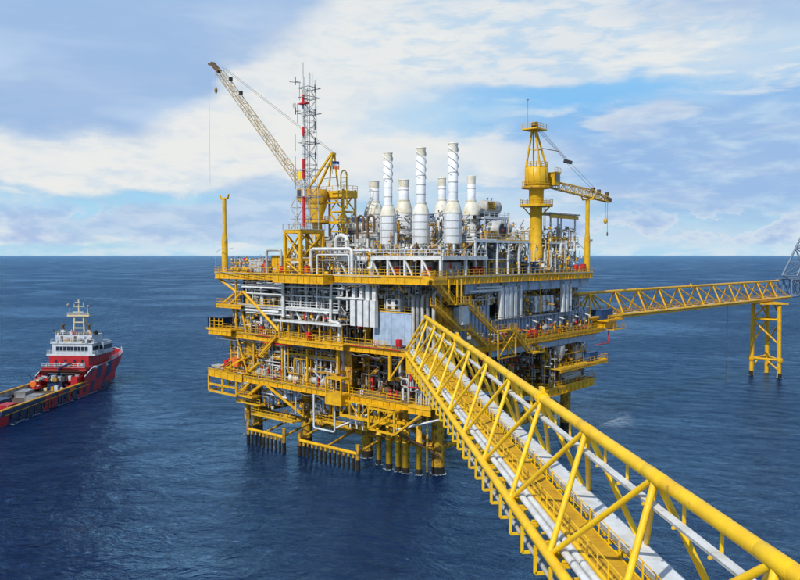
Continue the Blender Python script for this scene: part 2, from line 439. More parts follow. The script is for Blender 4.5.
# --- jacket braces
def brace(p, q, r=0.42, mat=JKT, name='jacket_brace', parent=None):
    return F(MB().tube(p, q, r, n=10), name, mat, parent)
for v in LV:
    for u0, u1 in zip(LU[:-1], LU[1:]): brace((u0, v, 4.2), (u1, v, 4.2), 0.55)
for u in LU:
    for v0, v1 in zip(LV[:-1], LV[1:]): brace((u, v0, 4.2), (u, v1, 4.2), 0.5)
for v in (0, 43):
    for i, (u0, u1) in enumerate(zip(LU[:-1], LU[1:])):
        if i != 2: brace((u0, v, ZL-1.2) if i % 2 else (u1, v, ZL-1.2), (u1, v, 4.2) if i % 2 else (u0, v, 4.2), 0.36)
for u in (0, 47):
    for i, (v0, v1) in enumerate(zip(LV[:-1], LV[1:])):
        brace((u, v0, 4.2) if i % 2 else (u, v1, 4.2), (u, v1, ZL-1.2) if i % 2 else (u, v0, ZL-1.2), 0.36)
# --- risers and conductors under the near corner
for (u, v, r_) in ((11.1, -2.4, .48), (7.9, -3.3, .56), (5.8, -3.4, .54), (4.2, -3.3, .58), (2.0, -2.5, .48), (-0.2, -3.1, .18), (9.5, 3, .4), (6.5, 3, .4), (3.2, 3, .4)):
    c = F(MB().lathe((u, v, 0), [(r_, -6), (r_, 5.0), (r_*1.16, 5.02), (r_*1.16, 5.3), (r_, 5.32), (r_, ZL-1)], 12), 'riser', RSR)
    F(MB().lathe((u, v, 0), [(r_+0.015, 0), (r_+0.015, 0.9)], 12, cap=False), 'splash_band', WET, c)
F(MB().tube((12.5, -2.9, 5.1), (-0.9, -2.9, 5.1), 0.13, n=8), 'riser_guide', BRN)
F(MB().tube((46.2, -3.2, 3), (46.2, -3.2, 12), 0.62, n=14), 'riser', JKT)
for z in (6.4, 8.3): F(MB().lathe((46.2, -3.2, z), [(0.64, 0), (0.64, 1.0)], 14, cap=False), 'painted_band', WHT)
# --- boat landings: a rubbing tube on upright fender posts
for (u0, u1, v) in ((39.8, 29.4, -8.0), (25.6, 11.0, -7.6)):
    F(MB().tube((u0, v, 2.8), (u1, v, 2.8), 0.3, n=10), 'landing_rail', YEL)
    n = int(abs(u0-u1)/1.12)
    for i in range(n+1):
        u = u0+(u1-u0)*i/n
        f = F(MB().tube((u, v, 2.7), (u, v, 2.0), 0.22, n=8), 'fender_post', JKT); F(MB().tube((u, v, 2.0), (u, v, -3), 0.22, n=8), 'wet_band', WET, f)
    for u in (u0, (u0+u1)/2, u1):
        F(MB().tube((u, v, 3), (u, -0.6, 4.6), 0.22, n=8), 'landing_arm', JKT)
    for u in (u0, u1): ep = F(MB().tube((u, v, 1.8), (u, v, 4.4), .34, n=10), 'end_post', JKT); F(MB().tube((u, v, -2), (u, v, 1.8), .35, n=10), 'wet_band', WET, ep)
F(MB().box(28, 40, -7.2, -5.4, 5.4, 5.6), 'landing_walkway', GRAT); F(rail_mb([(28, -7.2, 5.6), (40, -7.2, 5.6), (40, -5.4, 5.6)]), 'handrail', YEL)
F(MB().box(40, 47.5, -5, -2, 6.6, 6.8), 'landing_walkway', GRAT); F(rail_mb([(40, -5, 6.8), (47.5, -5, 6.8), (47.5, -2, 6.8)]), 'handrail', YEL)
F(MB().box(12, 26, -4.4, -2.2, 5.9, 6.1), 'landing_walkway', GRAT); F(rail_mb([(12, -4.4, 6.1), (26, -4.4, 6.1)]), 'handrail', YEL)

# --- decks. each deck plate carries its girders, floor beams and handrails
def deck(name, u0, u1, v0, v1, z, mat=GRAT, gh=1.1, gl=YEL, beams=True, skip=()):
    d = F(MB().box(u0, u1, v0, v1, z-0.14, z), name, mat)
    t = z-0.145
    if 'f' not in skip:
        n = max(1, round((u1-u0)/6.5))
        for i in range(n):
            a = u0+(u1-u0)*i/n; b = u0+(u1-u0)*(i+1)/n
            F(ibeam_mb((a+0.02, v0+0.2, t), (b-0.02, v0+0.2, t), gh, 0.4, 1.3), 'girder', gl, d)
    if 'r' not in skip:
        n = max(1, round((v1-v0)/6.5))
        for i in range(n):
            a = v0+(v1-v0)*i/n; b = v0+(v1-v0)*(i+1)/n
            F(ibeam_mb((u0+0.2, max(a, v0+0.42)+0.02, t), (u0+0.2, b-0.02, t), gh, 0.4, 1.3), 'girder', gl, d)
    if 'b' not in skip: F(ibeam_mb((u0+.45, v1-0.2, t), (u1-.45, v1-0.2, t), gh, 0.4), 'girder', gl, d)
    if 'l' not in skip: F(ibeam_mb((u1-0.2, v0+.45, t), (u1-0.2, v1-.45, t), gh, 0.4), 'girder', gl, d)
    if beams:
        n = int((u1-u0)/4)
        for i in range(1, n):
            u = u0+(u1-u0)*i/n
            F(ibeam_mb((u, v0+0.45, t-0.003), (u, v1-0.45, t-0.003), gh*0.6, 0.25, 99), 'floor_beam', YELD, d)
    return d
top = deck('top_deck', -4, 53, -6, 47, ZT, LGT, 1.15)
mid = deck('middle_deck', -4, 52, -6, 50, ZM, FLO, 1.0)
low = deck('lower_deck', 1.5, 55, -6, 46, ZL, FLO, 1.0)
# deeper front of the top deck beside the mast tower
F(MB().box(18.5, 32, -8.2, -6.02, ZT-0.14, ZT+0.004), 'deck_extension', GRAT, top)
F(ibeam_mb((32, -8.2, ZT-0.02), (18.5, -8.2, ZT-0.02), 1.55, 0.4, 1.6), 'girder', YEL, top)
F(ibeam_mb((18.5, -8, ZT-0.02), (18.5, -6.1, ZT-0.02), 1.55, 0.3, 9), 'girder', YEL, top)
F(ibeam_mb((32, -8, ZT-0.02), (32, -6.1, ZT-0.02), 1.3, 0.3, 9), 'girder', YEL, top)
# blue-grey web plates under the right edge of the top deck
for i in range(11):
    v = 3+i*4
    F(MB().box(-3.0, -2.9, v+0.05, v+3.95, ZT-3.0+0.0, ZT-1.2), 'web_plate', CLD, top)
    F(MB().bar((-3.15, v, ZT-3.0), (-3.15, v, ZT-1.25), 0.16, 0.3), 'web_stiffener', LGT, top)
# handrails (top)
F(rail_mb([(32, -8.1, ZT), (53, -5.9, ZT), (53, 47, ZT)]), 'handrail', YEL, top)
F(rail_mb([(18.5, -8.1, ZT), (32, -8.1, ZT)]), 'handrail', YEL, top)
F(rail_mb([(18.5, -5.9, ZT), (-3.9, -5.9, ZT)]), 'handrail', YEL, top)
F(rail_mb([(-3.9, -5.9, ZT), (-3.9, 12, ZT)]), 'handrail', YEL, top)
F(rail_mb([(-3.9, 12, ZT), (-3.9, 30, ZT)]), 'handrail', YEL, top)
F(rail_mb([(-3.9, 30, ZT), (-3.9, 46.9, ZT), (10, 46.9, ZT)]), 'handrail', YEL, top)
# middle
F(rail_mb([(51, -5.9, ZM), (34, -5.9, ZM)]), 'handrail', YEL, mid)
F(rail_mb([(34, -5.9, ZM), (17, -5.9, ZM)]), 'handrail', YEL, mid)
F(rail_mb([(17, -5.9, ZM), (5, -5.9, ZM)]), 'handrail', YEL, mid)
F(rail_mb([(-3.9, -3, ZM), (-3.9, 24, ZM)]), 'handrail', YEL, mid)
F(rail_mb([(-3.9, 24, ZM), (-3.9, 49, ZM)]), 'handrail', YEL, mid)
# lower
F(rail_mb([(53, -5.9, ZL), (34, -5.9, ZL)]), 'handrail', YEL, low)
F(rail_mb([(34, -5.9, ZL), (17, -5.9, ZL)]), 'handrail', YEL, low)
F(rail_mb([(17, -5.9, ZL), (3, -5.9, ZL)]), 'handrail', YEL, low)
# thin red pipe stands in for the red lettering along the middle deck edge
F(MB().tube((40, -6.12, ZM-0.15), (3, -6.12, ZM-0.15), 0.07, n=6), 'red_pipe_line', RED, mid)
F(MB().tube((30, -5.6, ZM-1.5), (38, -5.6, ZM-1.5), 0.2, n=8), 'red_pipe_line', RED, mid)
# mezzanines
mz = F(MB().box(18, 50, -5.2, 6, 26.3, 26.42), 'mezzanine_deck', LGT)
F(ibeam_mb((18, -5.2, 26.3), (34, -5.2, 26.3), 0.5, 0.3, 3), 'girder', WHT, mz)
F(ibeam_mb((34, -5.2, 26.3), (50.5, -5.2, 26.3), 0.5, 0.3, 3), 'girder', LGT, mz)
F(rail_mb([(18, -5.1, 26.42), (34, -5.1, 26.42)]), 'handrail', WHT, mz)
F(rail_mb([(34, -5.1, 26.42), (44, -5.1, 26.42)]), 'handrail', YEL, mz)
mz2 = F(MB().box(44, 52, -6.4, -2, 26.0, 26.16), 'side_platform', GRAT)
F(rail_mb([(44, -6.3, 26.16), (52, -6.3, 26.16), (52, -2, 26.16)]), 'handrail', YEL, mz2)
F(ibeam_mb((52, -6.3, 26.0), (44, -6.3, 26.0), 0.5, 0.2, 2), 'girder', YEL, mz2)
# canopy beam on posts above the middle deck front
F(MB().bar((33, -7, 24.0), (15.5, -7, 24.0), 0.35, 0.35), 'canopy_beam', WHT)
for i in range(7):
    u = 32.5-i*2.75; F(MB().bar((u, -6.4, ZM), (u, -6.4, 23.8), 0.22), 'canopy_post', YEL)
F(MB().box(15.6, 33, -6.7, -3.5, 24.0, 24.06), 'canopy_roof', LGT)
# walkway bulge on the mid deck below the canopy
F(ibeam_mb((31, -7.6, ZM-0.1), (14.5, -7.6, ZM-0.1), 0.8, 0.3, 2), 'girder', YEL, mid)
F(MB().box(14.5, 31, -7.7, -6.02, ZM-0.1, ZM+0.004), 'walkway', GRAT, mid)
F(rail_mb([(31, -7.6, ZM), (14.5, -7.6, ZM)]), 'handrail', YEL, mid)
# big diagonals on the left face
for p, q, r_ in (((52.6, -5.4, ZT-1.2), (47.4, -4.6, 28.6), .28), ((47.4, -4.8, 28.6), (51.2, -5.4, 26.2), .24),
                 ((44.6, -5.2, 28.8), (33.9, -5.2, ZM+0.9), .3), ((47.4, -4.8, 28.6), (44.6, -5.2, 28.8), .22), ((44.6, -5.2, 28.9), (49, -5.4, 26.0), .22),
                 ((48.6, -5, 25.9), (46.7, -5, ZM), .2), ((45.7, -5, 25.9), (44.1, -5, ZM), .2), ((51, -5.5, ZM-1), (47.2, -1.0, 17.2), .32),
                 ((47, -0.9, 17.4), (53.5, -5.4, ZL+0.2), .34), ((46, -5.8, ZM-1.1), (43.4, -5.2, ZL+.2), .16), ((44, -5.4, ZL+.2), (39.5, -5.6, 15.2), .3),
                 ((47, -2, 16), (44, -5.2, 20.3), .2)):
    brace(p, q, r_, YEL, 'diagonal_brace')
stair_todo = [((44, -5.6, 15.9), (51.0, -5.6, ZL+.3)), ((42, -5.8, ZL-1), (46, -5.8, 8.4)), ((33.5, -6.4, ZM), (38.5, -6.4, 16.8))]
# white truss work between mezzanine and mid deck
for u0, u1 in ((40, 36), (32, 36), (30, 26.5), (23, 26.5), (22, 18.5)):
    F(MB().bar((u0, -4.6, 26.2), (u1, -4.6, ZM+0.1), 0.3), 'white_brace', WHT)
for u in (40, 31, 27, 22.5, 18.4): F(MB().bar((u, -4.4, ZM), (u, -4.4, ZT-1.2), 0.32), 'white_post', WHT)
for z, u0, u1 in ((30.2, 50, 17), (28.6, 46, 12), (24.8, 44, 31)): F(MB().tube((u0, -5.0, z), (u1, -5.0, z), 0.14, n=8), 'pipe', WHT)
# posts and beams hung under the mid deck
for u in (17.1, 5.1):
    F(MB().bar((u, -6.2, ZM-1), (u, -6.2, 15.6), 0.42), 'hanger_post', YEL)
F(MB().bar((17.1, -6.2, 15.7), (17.1, 6, 15.7), 0.6, 0.5), 'crane_beam', YELD)
F(MB().bar((5.1, -6.2, 15.7), (5.1, 6, 15.7), 0.6, 0.5), 'crane_beam', YELD)
F(MB().bar((5.1, -6.2, 15.9), (2.0, -6.2, ZM-0.9), 0.26), 'diagonal_brace', YEL)
# lower left cantilever and its hanging frame
for (p, q) in (((55.2, -6, ZL-1), (55.2, -6, 8.2)), ((46, -6, ZL-1), (46, -6, 8.1)), ((55.2, -6, 8.2), (46, -6, 8.1)), ((55.2, -6, 9.6), (46, -6, 9.6)),
               ((55.2, -6, 8.2), (55.2, -1, 8.2)), ((55.2, -1, 8.2), (55.2, -1, ZL-1)), ((50.6, -6, ZL-1), (50.6, -6, 8.2))):
    F(MB().bar(p, q, 0.38), 'hanging_frame', YEL)
F(ibeam_mb((55.2, -6.2, ZL+0.6), (44, -6.2, ZL+0.3), 1.6, 0.3, 2.2), 'girder', YEL, low)
for p, q in (((38, -6, ZL-1.0), (43.5, -5, 8.4)), ((36.5, -6, ZL-1), (30, -2, 5.4))): F(MB().bar(p, q, 0.6, 0.5), 'stair_stringer', YEL)
F(MB().box(41, 45, -6.2, -3.5, 8.2, 8.4), 'landing_platform', GRAT); F(rail_mb([(41, -6.2, 8.4), (45, -6.2, 8.4), (45, -3.5, 8.4)]), 'handrail', YEL)
# white loop and frames under the lower deck
F(MB().pipe([(22.9, -6.6, ZL-1), (22.9, -6.6, 5.3), (17.6, -6.6, 5.3), (17.6, -6.6, ZL-1)], 0.17, bend=.3), 'pipe_loop', WHT)
for u in (14.8, 13.2, 11.8): F(MB().tube((u, -5.6, ZL-1), (u, -5.6, 6.4), 0.14), 'pipe', WHT)
for p, q in (((40, -4.5, 9.4), (32.6, -4.5, 9.1)), ((17.6, -6.4, 6.0), (10.8, -5, 9.2)), ((37, -4.5, 9.4), (37, -4.5, ZL-1)), ((33, -4.5, 9.2), (33, -4.5, ZL-1))): F(MB().tube(p, q, 0.17), 'pipe', WHT)
# hanging truss catwalk at the near end of the lower deck
tz0, tz1 = 8.0, ZL-1.1
for v in (-6.8, -4.6):
    F(MB().bar((16, v, tz1), (2.4, v, tz1), .3), 'truss_chord', YEL); F(MB().bar((16, v, tz0+.6), (2.4, v, tz0+.6), .36, .5), 'truss_chord', YEL)
    for i in range(6):
        u = 16-i*2.25; F(MB().bar((u, v, tz1), (u, v, tz0+.6), .2), 'truss_post', YEL)
        if i < 5: F(MB().bar((u, v, tz1) if i % 2 else (u-2.25, v, tz1), (u-2.25, v, tz0+.6) if i % 2 else (u, v, tz0+.6), .15), 'truss_diagonal', YEL)
for (p, q) in (((8.2, -8, 7.6), (2.6, -8, 7.4)), ((8.2, -8, 11), (2.6, -8, 11)), ((8.2, -8, 7.6), (8.2, -8, 11)), ((2.6, -8, 7.4), (2.6, -8, 11)), ((8.2, -8, 7.6), (2.6, -8, 11)),
               ((8.2, -8, 11), (8.2, -5, 11)), ((2.6, -8, 11), (2.6, -5, 11)), ((2.6, -8, 7.4), (-2.4, -7, 11.4)), ((2.6, -5, 7.4), (2.6, -8, 7.4)), ((8.2, -5, 7.6), (8.2, -8, 7.6))):
    F(MB().bar(p, q, .3), 'hanging_frame', YEL)
F(MB().tube((-2.2, -5, 11.2), (2.6, -7.6, 7.6), .2), 'diagonal_brace', BRN)
F(MB().tube((2.4, -7.6, 7.8), (-0.9, -0.9, 3.2), .26), 'diagonal_brace', BRN)
# lower deck tongue beside the near leg
F(MB().box(-3.2, 1.5, -6, 3, ZL-0.5, ZL-0.2), 'landing_platform', GRAT); F(ibeam_mb((-3.2, -6, ZL-.5), (1.4, -6, ZL-.5), 1.0, .3, 1.5), 'girder', YEL); F(rail_mb([(-3.1, 3, ZL-.2), (-3.1, -5.9, ZL-.2), (1.4, -5.9, ZL-.2)]), 'handrail', YEL)
F(MB().tube((3.0, -7, 8.0), (-5.0, -5.5, 10.6), .16), 'drain_pipe', WHT)

# --- right face ----------------------------------------------------------
# clad wall: each cladding panel its own piece
def clad_wall(v0, v1, u, z0, z1, pw=1.45, parts=True, mat=CLD, name='clad_wall', rib=0.3):
    pw *= .8
    w = F(MB().box(u+0.02, u+0.3, v0, v1, z0, z1), name, mat)
    n = max(1, int((v1-v0)/pw)); pw = (v1-v0)/n
    for i in range(n):
        a = v0+i*pw
        m = MB().box(u-0.05, u, a+0.09, a+pw-0.09, z0+0.1, z1-0.1)
        m.box(u-0.05-rib, u-0.052, a+0.02, a+0.14, z0, z1)
        F(m, 'panel', mat, w)
    return w
clad_wall(2, 12, -1.9, 21, 27.4, 1.3)
clad_wall(12.3, 20.5, -2.4, 21, 24.6, 1.2)
clad_wall(20.5, 23, -0.6, 24.7, 29.5, 1.5)
clad_wall(20.8, 34, -2.0, 21, 24.4, 1.4)
clad_wall(22.3, 38, -1.0, 24.9, 28.2, 1.3)
clad_wall(34.2, 49, -2.2, 21, 24.8, 1.6)
clad_wall(40.3, 44, -0.5, 24.9, 28.5, 1.6)
F(MB().box(-2.9, 3, 12.2, 40, 24.62, 24.78), 'ledge', CLD); F(MB().bar((-2.95, 12.2, 24.7), (-2.95, 40, 24.7), .2, .28), 'ledge_edge', GRY)
F(rail_mb([(-2.9, 12.4, 24.78), (-2.9, 22, 24.78)]), 'handrail', YEL); 
# bay doorways between the clad blocks: dark plates paint the shade inside
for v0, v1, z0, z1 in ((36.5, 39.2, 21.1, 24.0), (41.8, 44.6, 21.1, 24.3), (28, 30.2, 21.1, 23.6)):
    d = F(MB().box(-2.34, -2.26, v0, v1, z0, z1), 'doorway_shade', DRK)
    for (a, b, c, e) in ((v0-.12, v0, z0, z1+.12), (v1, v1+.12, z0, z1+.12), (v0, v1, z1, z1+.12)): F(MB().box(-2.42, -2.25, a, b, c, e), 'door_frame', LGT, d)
for v in (25, 30.5, 35, 41, 46): # flat light hoods above the doors
    F(MB().bar((-2.3, v, 24.1), (-4.0, v-0.3, 23.6), .6, .08), 'hood', WHT)
# white vent ducts coming out and turning down, in two groups
def duct(u_in, u_out, v, z1, z0, w=0.75, name='vent_duct', parent=None, mat=WHT):
    m = MB()
    m.box(u_out, u_in, v, v+w, z1-0.5, z1); m.box(u_out-w*.1, u_out+.65, v-.003, v+w+.003, z0, z1-.503)
    return F(m, name, mat, parent)
for i in range(4): duct(3, -3.6, 13.0+i*1.45, 30.4, 24.9, 0.85)
duct(2, -3.5, 19.6, 30.6, 24.9, .45)
for i in range(3): duct(2, -3.5, 35.2+i*1.4, 30.3, 24.9, 0.62)
for i in range(5): duct(1, -2.6, 26+i*1.5, 28.3, 25.3, .9)
for i, z in enumerate((30.0, 30.55)): F(MB().tube((-3.3, 4+i*2, z), (-3.3, 13.4, z), .2), 'pipe', WHT)
F(MB().bar((-3.8, 12.2, 25.2), (-3.8, 20.5, 25.2), .12, .12), 'duct_support', GRY)
# grey underside webs of the mid deck, right face
for i in range(10):
    v = 10+i*4
    F(MB().box(-3.2, -3.1, v+.06, v+3.94, ZM-2.4, ZM-1.02), 'web_plate', CLD, mid)
F(ibeam_mb((-4.6, 12, ZM-0.1), (-4.6, 51, ZM-0.1), 0.7, .3, 1.6), 'girder', YEL, mid)
F(MB().box(-4.7, -4.02, 12, 51, ZM-0.1, ZM-0.02), 'walkway', GRAT, mid)
F(rail_mb([(-4.7, 12, ZM), (-4.7, 51, ZM)]), 'handrail', YEL, mid)
F(MB().tube((-4.9, 46, ZM-3.3), (-4.9, 52.4, ZM-3.3), .1), 'pipe', RED); F(MB().tube((-4.9, 52.4, ZM-3.3), (-4.9, 52.4, ZM+.4), .12), 'pipe', RED)
# cellar deck, right side
cel = F(MB().box(-5, 10, 26, 46, 10.6, 10.74), 'cellar_deck', GRAT)
F(ibeam_mb((-4.9, 26, 10.6), (-4.9, 46, 10.6), 1.3, .4, 1.6), 'girder', YEL, cel); F(ibeam_mb((-4.7, 26, 10.6), (9, 26, 10.6), 1.3, .4, 1.6), 'girder', YEL, cel)
F(rail_mb([(10, 26, 10.74), (-4.9, 26, 10.74), (-4.9, 46, 10.74), (6, 46, 10.74)]), 'handrail', YEL, cel)
cel2 = F(MB().box(-6, 2, 30, 50, 14.2, 14.34), 'cellar_mezzanine', GRAT)
F(ibeam_mb((-5.9, 30, 14.2), (-5.9, 50, 14.2), .5, .3, 1.6), 'girder', YEL, cel2); F(rail_mb([(-5.9, 30, 14.34), (-5.9, 50, 14.34), (0, 50, 14.34)]), 'handrail', YEL, cel2)
brace((-3.6, 24, ZM-1.1), (-1, 43, 12), .34, YELD, 'diagonal_brace'); brace((-1, 30, ZM-1.1), (0, 43, 16), .3, YELD, 'diagonal_brace')
F(MB().lathe((-3.6, 33.5, 15.2), [(.2, 0), (1.1, 1.6), (1.2, 3.2)], 12), 'hopper', LGT)
# red-dotted trunk pieces of the middle corner: hose rack frames near the bridge landing
F(MB().box(-3.2, 2.2, -5.6, -2.2, ZM-3.8, ZM-1.2), 'landing_box', YEL)

# --- stairs on the right face
def stair(p, q, w=1.0, mat=YEL, across=(1, 0, 0), parent=None):
    p = Vector(p); q = Vector(q); ax = Vector(across).normalized()
    st = F(MB().bar(p, q, .12, .38), 'staircase', mat, parent)
    F(MB().bar(p+ax*w, q+ax*w, .12, .38), 'stringer', mat, st)
    t = MB(); n = max(2, int(abs(p.z-q.z)/0.24))
    h = Vector((q.x-p.x, q.y-p.y, 0)).normalized()
    for i in range(n):
        c = p.lerp(q, (i+.5)/n); t.bar(c+ax*.07, c+ax*(w-.07), .28, .04)
    F(t, 'treads', GRAT, st, kind='stuff')
    for o_ in (0, w):
        F(rail_mb([p+ax*o_, q+ax*o_], 1.05, .035, 1.6, False), 'handrail', mat, st)
    return st
stair((-5, -8.5, ZT), (-5, -3.6, 28.5), across=(-1, 0, 0)); F(MB().box(-6.4, -4.6, -3.6, 0.2, 28.3, 28.42), 'stair_landing', GRAT); F(rail_mb([(-6.4, -3.6, 28.42), (-6.4, .2, 28.42)]), 'handrail', YEL)
stair((-5, 0.2, 28.4), (-5, 8, 23.3), across=(-1, 0, 0)); F(MB().box(-6.4, -4.6, 8, 13.8, 23.1, 23.24), 'stair_landing', GRAT); F(rail_mb([(-6.4, 8, 23.24), (-6.4, 13.8, 23.24)]), 'handrail', YEL)
stair((-5, 13.8, 23.2), (-5, 19.6, 18.6), across=(-1, 0, 0)); F(MB().box(-6.4, -4.6, 19.6, 23, 18.4, 18.54), 'stair_landing', GRAT); F(rail_mb([(-6.4, 19.6, 18.54), (-6.4, 23, 18.54)]), 'handrail', YEL)
stair((-3.8, -6.8, 28.4), (-3.8, 0, 24.1), across=(-1, 0, 0)); F(MB().box(-5.0, -2.8, 0, 2.4, 23.9, 24.02), 'stair_landing', GRAT); F(rail_mb([(-4.9, 0, 24.02), (-4.9, 2.4, 24.02)]), 'handrail', YEL)
stair((-3.8, 2.4, 24.0), (-3.8, 7.4, ZM), across=(-1, 0, 0))
F(MB().box(-6.2, -4.02, -9.2, -5.8, ZT-.3, ZT-.16), 'stair_landing', GRAT); F(rail_mb([(-6.1, -5.8, ZT-.16), (-6.1, -9.1, ZT-.16), (-4, -9.1, ZT-.16)]), 'handrail', YEL)
F(MB().box(-4.0, 6, -7.4, -6.02, ZT-.14, ZT-.006), 'walkway', GRAT); F(ibeam_mb((-6.1, -9.2, ZT-.3), (-6.1, -5.8, ZT-.3), .7, .25, 2), 'girder', YEL)
F(ibeam_mb((-4, -7.4, ZT-.02), (6, -7.4, ZT-.02), 1.15, .3, 1.6), 'girder', YEL, top)
for a_, b_ in stair_todo: stair(a_, b_, .9, across=(0, 1, 0))
for (u, v) in ((-4.7, -3.3), (-4.7, 0), (-6.3, -3.3), (-4.7, 8.2), (-4.7, 13.6), (-6.3, 13.6), (-6.3, 8.2)):
    z0 = 28.4 if v < 5 else 23.2
    F(MB().bar((u, v, z0), (u, v, ZT-.4 if v < 5 else 18.6), .22), 'stair_post', YEL)
for (a, b) in (((-6.3, 8.2, 23.1), (-6.3, 13.6, 18.8)), ((-6.3, 13.6, 23.1), (-6.3, 8.2, 18.8)), ((-6.3, 8.2, 18.7), (-6.3, 13.6, 18.7))): F(MB().bar(a, b, .18), 'stair_brace', YEL)

# --- pipework that stays with the platform -------------------------------
rnd = random.Random(5)
pipe_n = [0]; more = MB(); more_g = MB(); more_y = MB()
def pipe(pts, r_, mat):
    pipe_n[0] += 1
    if pipe_n[0] <= 230: F(MB().pipe(pts, r_, 8), 'pipe', mat)
    else: (more if mat is WHT else more_y if mat in (YEL, YELD) else more_g).pipe(pts, r_, 7)
def clutter_front(u0, u1, v0, v1, z0, z1, n, mats, big=1.0):
    """runs along the face with drops through the deck"""
    for i in range(n):
        r_ = rnd.choice((.08, .1, .13, .17, .22))*big
        v = rnd.uniform(v0, v1); z = rnd.uniform(z0+.4, z1-.3); a = rnd.uniform(u0, u1); L = rnd.uniform(3, 13)
        b = min(u1, a+L); mat = rnd.choice(mats); k = rnd.random()
        if k < .35: pts = [(a, v, z0), (a, v, z), (b, v, z), (b, v, z1)]
        elif k < .6: pts = [(a, v, z0), (a, v, z1)]
        elif k < .8: pts = [(a, v, z), (b, v, z), (b, v, z0)]
        else:
            z2 = rnd.uniform(z0+.4, z1-.3); pts = [(a, v, z1), (a, v, z), ((a+b)/2, v, z), ((a+b)/2, v+.8, z2), (b, v+.8, z2), (b, v+.8, z0)]
        if b-a < 1.2 and len(pts) > 2: pts = [(a, v, z0), (a, v, z1)]
        pipe(pts, r_, mat)
def clutter_right(v0, v1, u0, u1, z0, z1, n, mats, big=1.0):
    for i in range(n):
        r_ = rnd.choice((.08, .1, .14, .18))*big
        u = rnd.uniform(u0, u1); z = rnd.uniform(z0+.4, z1-.3); a = rnd.uniform(v0, v1-1.5); b = min(v1, a+rnd.uniform(2, 9)); mat = rnd.choice(mats)
        pts = [(u, a, z0), (u, a, z), (u, b, z), (u, b, z1)] if rnd.random() < .6 else [(u, a, z0), (u, a, z1)]
        pipe(pts, r_, mat)
# the large ones seen on the face first
pipe([(32.2, -5.6, ZT-1.3), (32.2, -5.6, 24.6)], .3, WHT)
pipe([(40, -5.4, ZT-1.9), (32.4, -5.4, ZT-1.9), (32.4, -5.4, 26)], .2, WHT)
pipe([(10.6, -5.4, ZT-1.4), (19.6, -5.4, ZT-1.4), (19.6, -5.6, 24.3), (17.4, -5.6, 24.3), (17.4, -5.6, 21.4)], .26, WHT)
pipe([(46, -5, 25.3), (34, -5, 25.3)], .3, WHT); pipe([(45, -5.2, 29.8), (33, -5.2, 29.8)], .2, WHT)
pipe([(17.5, -4.6, ZL), (17.5, -4.6, ZM-1.2)], .28, LGT); pipe([(24, -4.8, ZL), (24, -4.8, ZM-1.2)], .22, GRY)
for i, u in enumerate((2.4, 1.5, 0.5, -.6, -1.8)): pipe([(u, -3.5, ZM), (u, -3.5, 29+i*.3), (u, -1, 29+i*.3)], .3, GRY if i % 2 else LGT)
pipe([(42.5, -5.6, ZL-1.1), (45.5, -5.4, ZL-1.8), (46.2, -3.4, ZL-2.6), (46.2, -3.2, 9)], .34, WHT)
pipe([(33.5, -3, 16.4), (36.5, -3, 16.4), (36.5, -4, 18.8)], .28, WHT); pipe([(22.6, -4, 15.2), (30, -4, 15.2), (30, -4, ZL)], .22, WHT)
clutter_front(12, 44, -5, -2.6, 26.4, ZT-1.1, 46, (WHT, WHT, LGT, GRY, LGT))
clutter_front(16, 46, -5, -2.4, ZM, 26.2, 44, (WHT, LGT, GRY, WHT, YELD))
clutter_front(12, 50, -2.2, 4, ZM, ZT-1.2, 40, (GRY, LGT, BRN, DRK, GRY), 1.4)
clutter_front(18, 46, -5, -2.2, ZL, ZM-1, 50, (GRY, LGT, WHT, YELD, GRY, BRN))
clutter_front(18, 46, -2, 4, ZL, ZM-1, 26, (GRY, BRN, DRK, YELD), 1.5)
clutter_front(12, 40, -5.4, 0, 6.5, ZL-1, 18, (YELD, GRY, LGT))
clutter_front(3, 16, -2, 5, ZL, ZM-1, 26, (BRN, DRK, RED, BRN, YELD), 1.3); F(MB().box(2, 17.8, 6, 6.2, ZL, ZM-1.0), 'bulkhead', DRK); F(MB().box(2.5, 17.5, -1, 6, ZL+6.6, ZL+6.8), 'cable_tray', BRN)  # dark pipes, back wall and ceiling sheet added to paint this bay's shade
clutter_front(-3, 4, -5, -2, ZL, ZM-1, 16, (GRY, LGT, WHT, RED))
clutter_right(-2, 46, -2.6, 0, ZT-3.6, ZT-1.2, 26, (LGT, CLD, WHT, GRY))
clutter_right(4, 48, -1.6, 4, ZL, ZM-1.2, 40, (BRN, GRY, YELD, LGT, DRK))
clutter_right(28, 46, -4.4, 0, 10.7, 18, 26, (YELD, LGT, GRY, BRN))
clutter_front(-2, 13, -2.6, -.2, 27, ZT-1.2, 34, (LGT, WHT, GRY, LGT, YELD), .9)
clutter_right(20, 45, -.8, 3, 24.9, ZT-1.4, 44, (LGT, WHT, YELD, GRY, YEL))
clutter_right(3, 20, -2.3, -1.9, 27.4, ZT-1.4, 22, (LGT, WHT, YELD, GRY))
clutter_front(17, 49, -5.2, -3, ZL, ZM-1, 36, (YELD, YEL, GRY, LGT, WHT), .9)
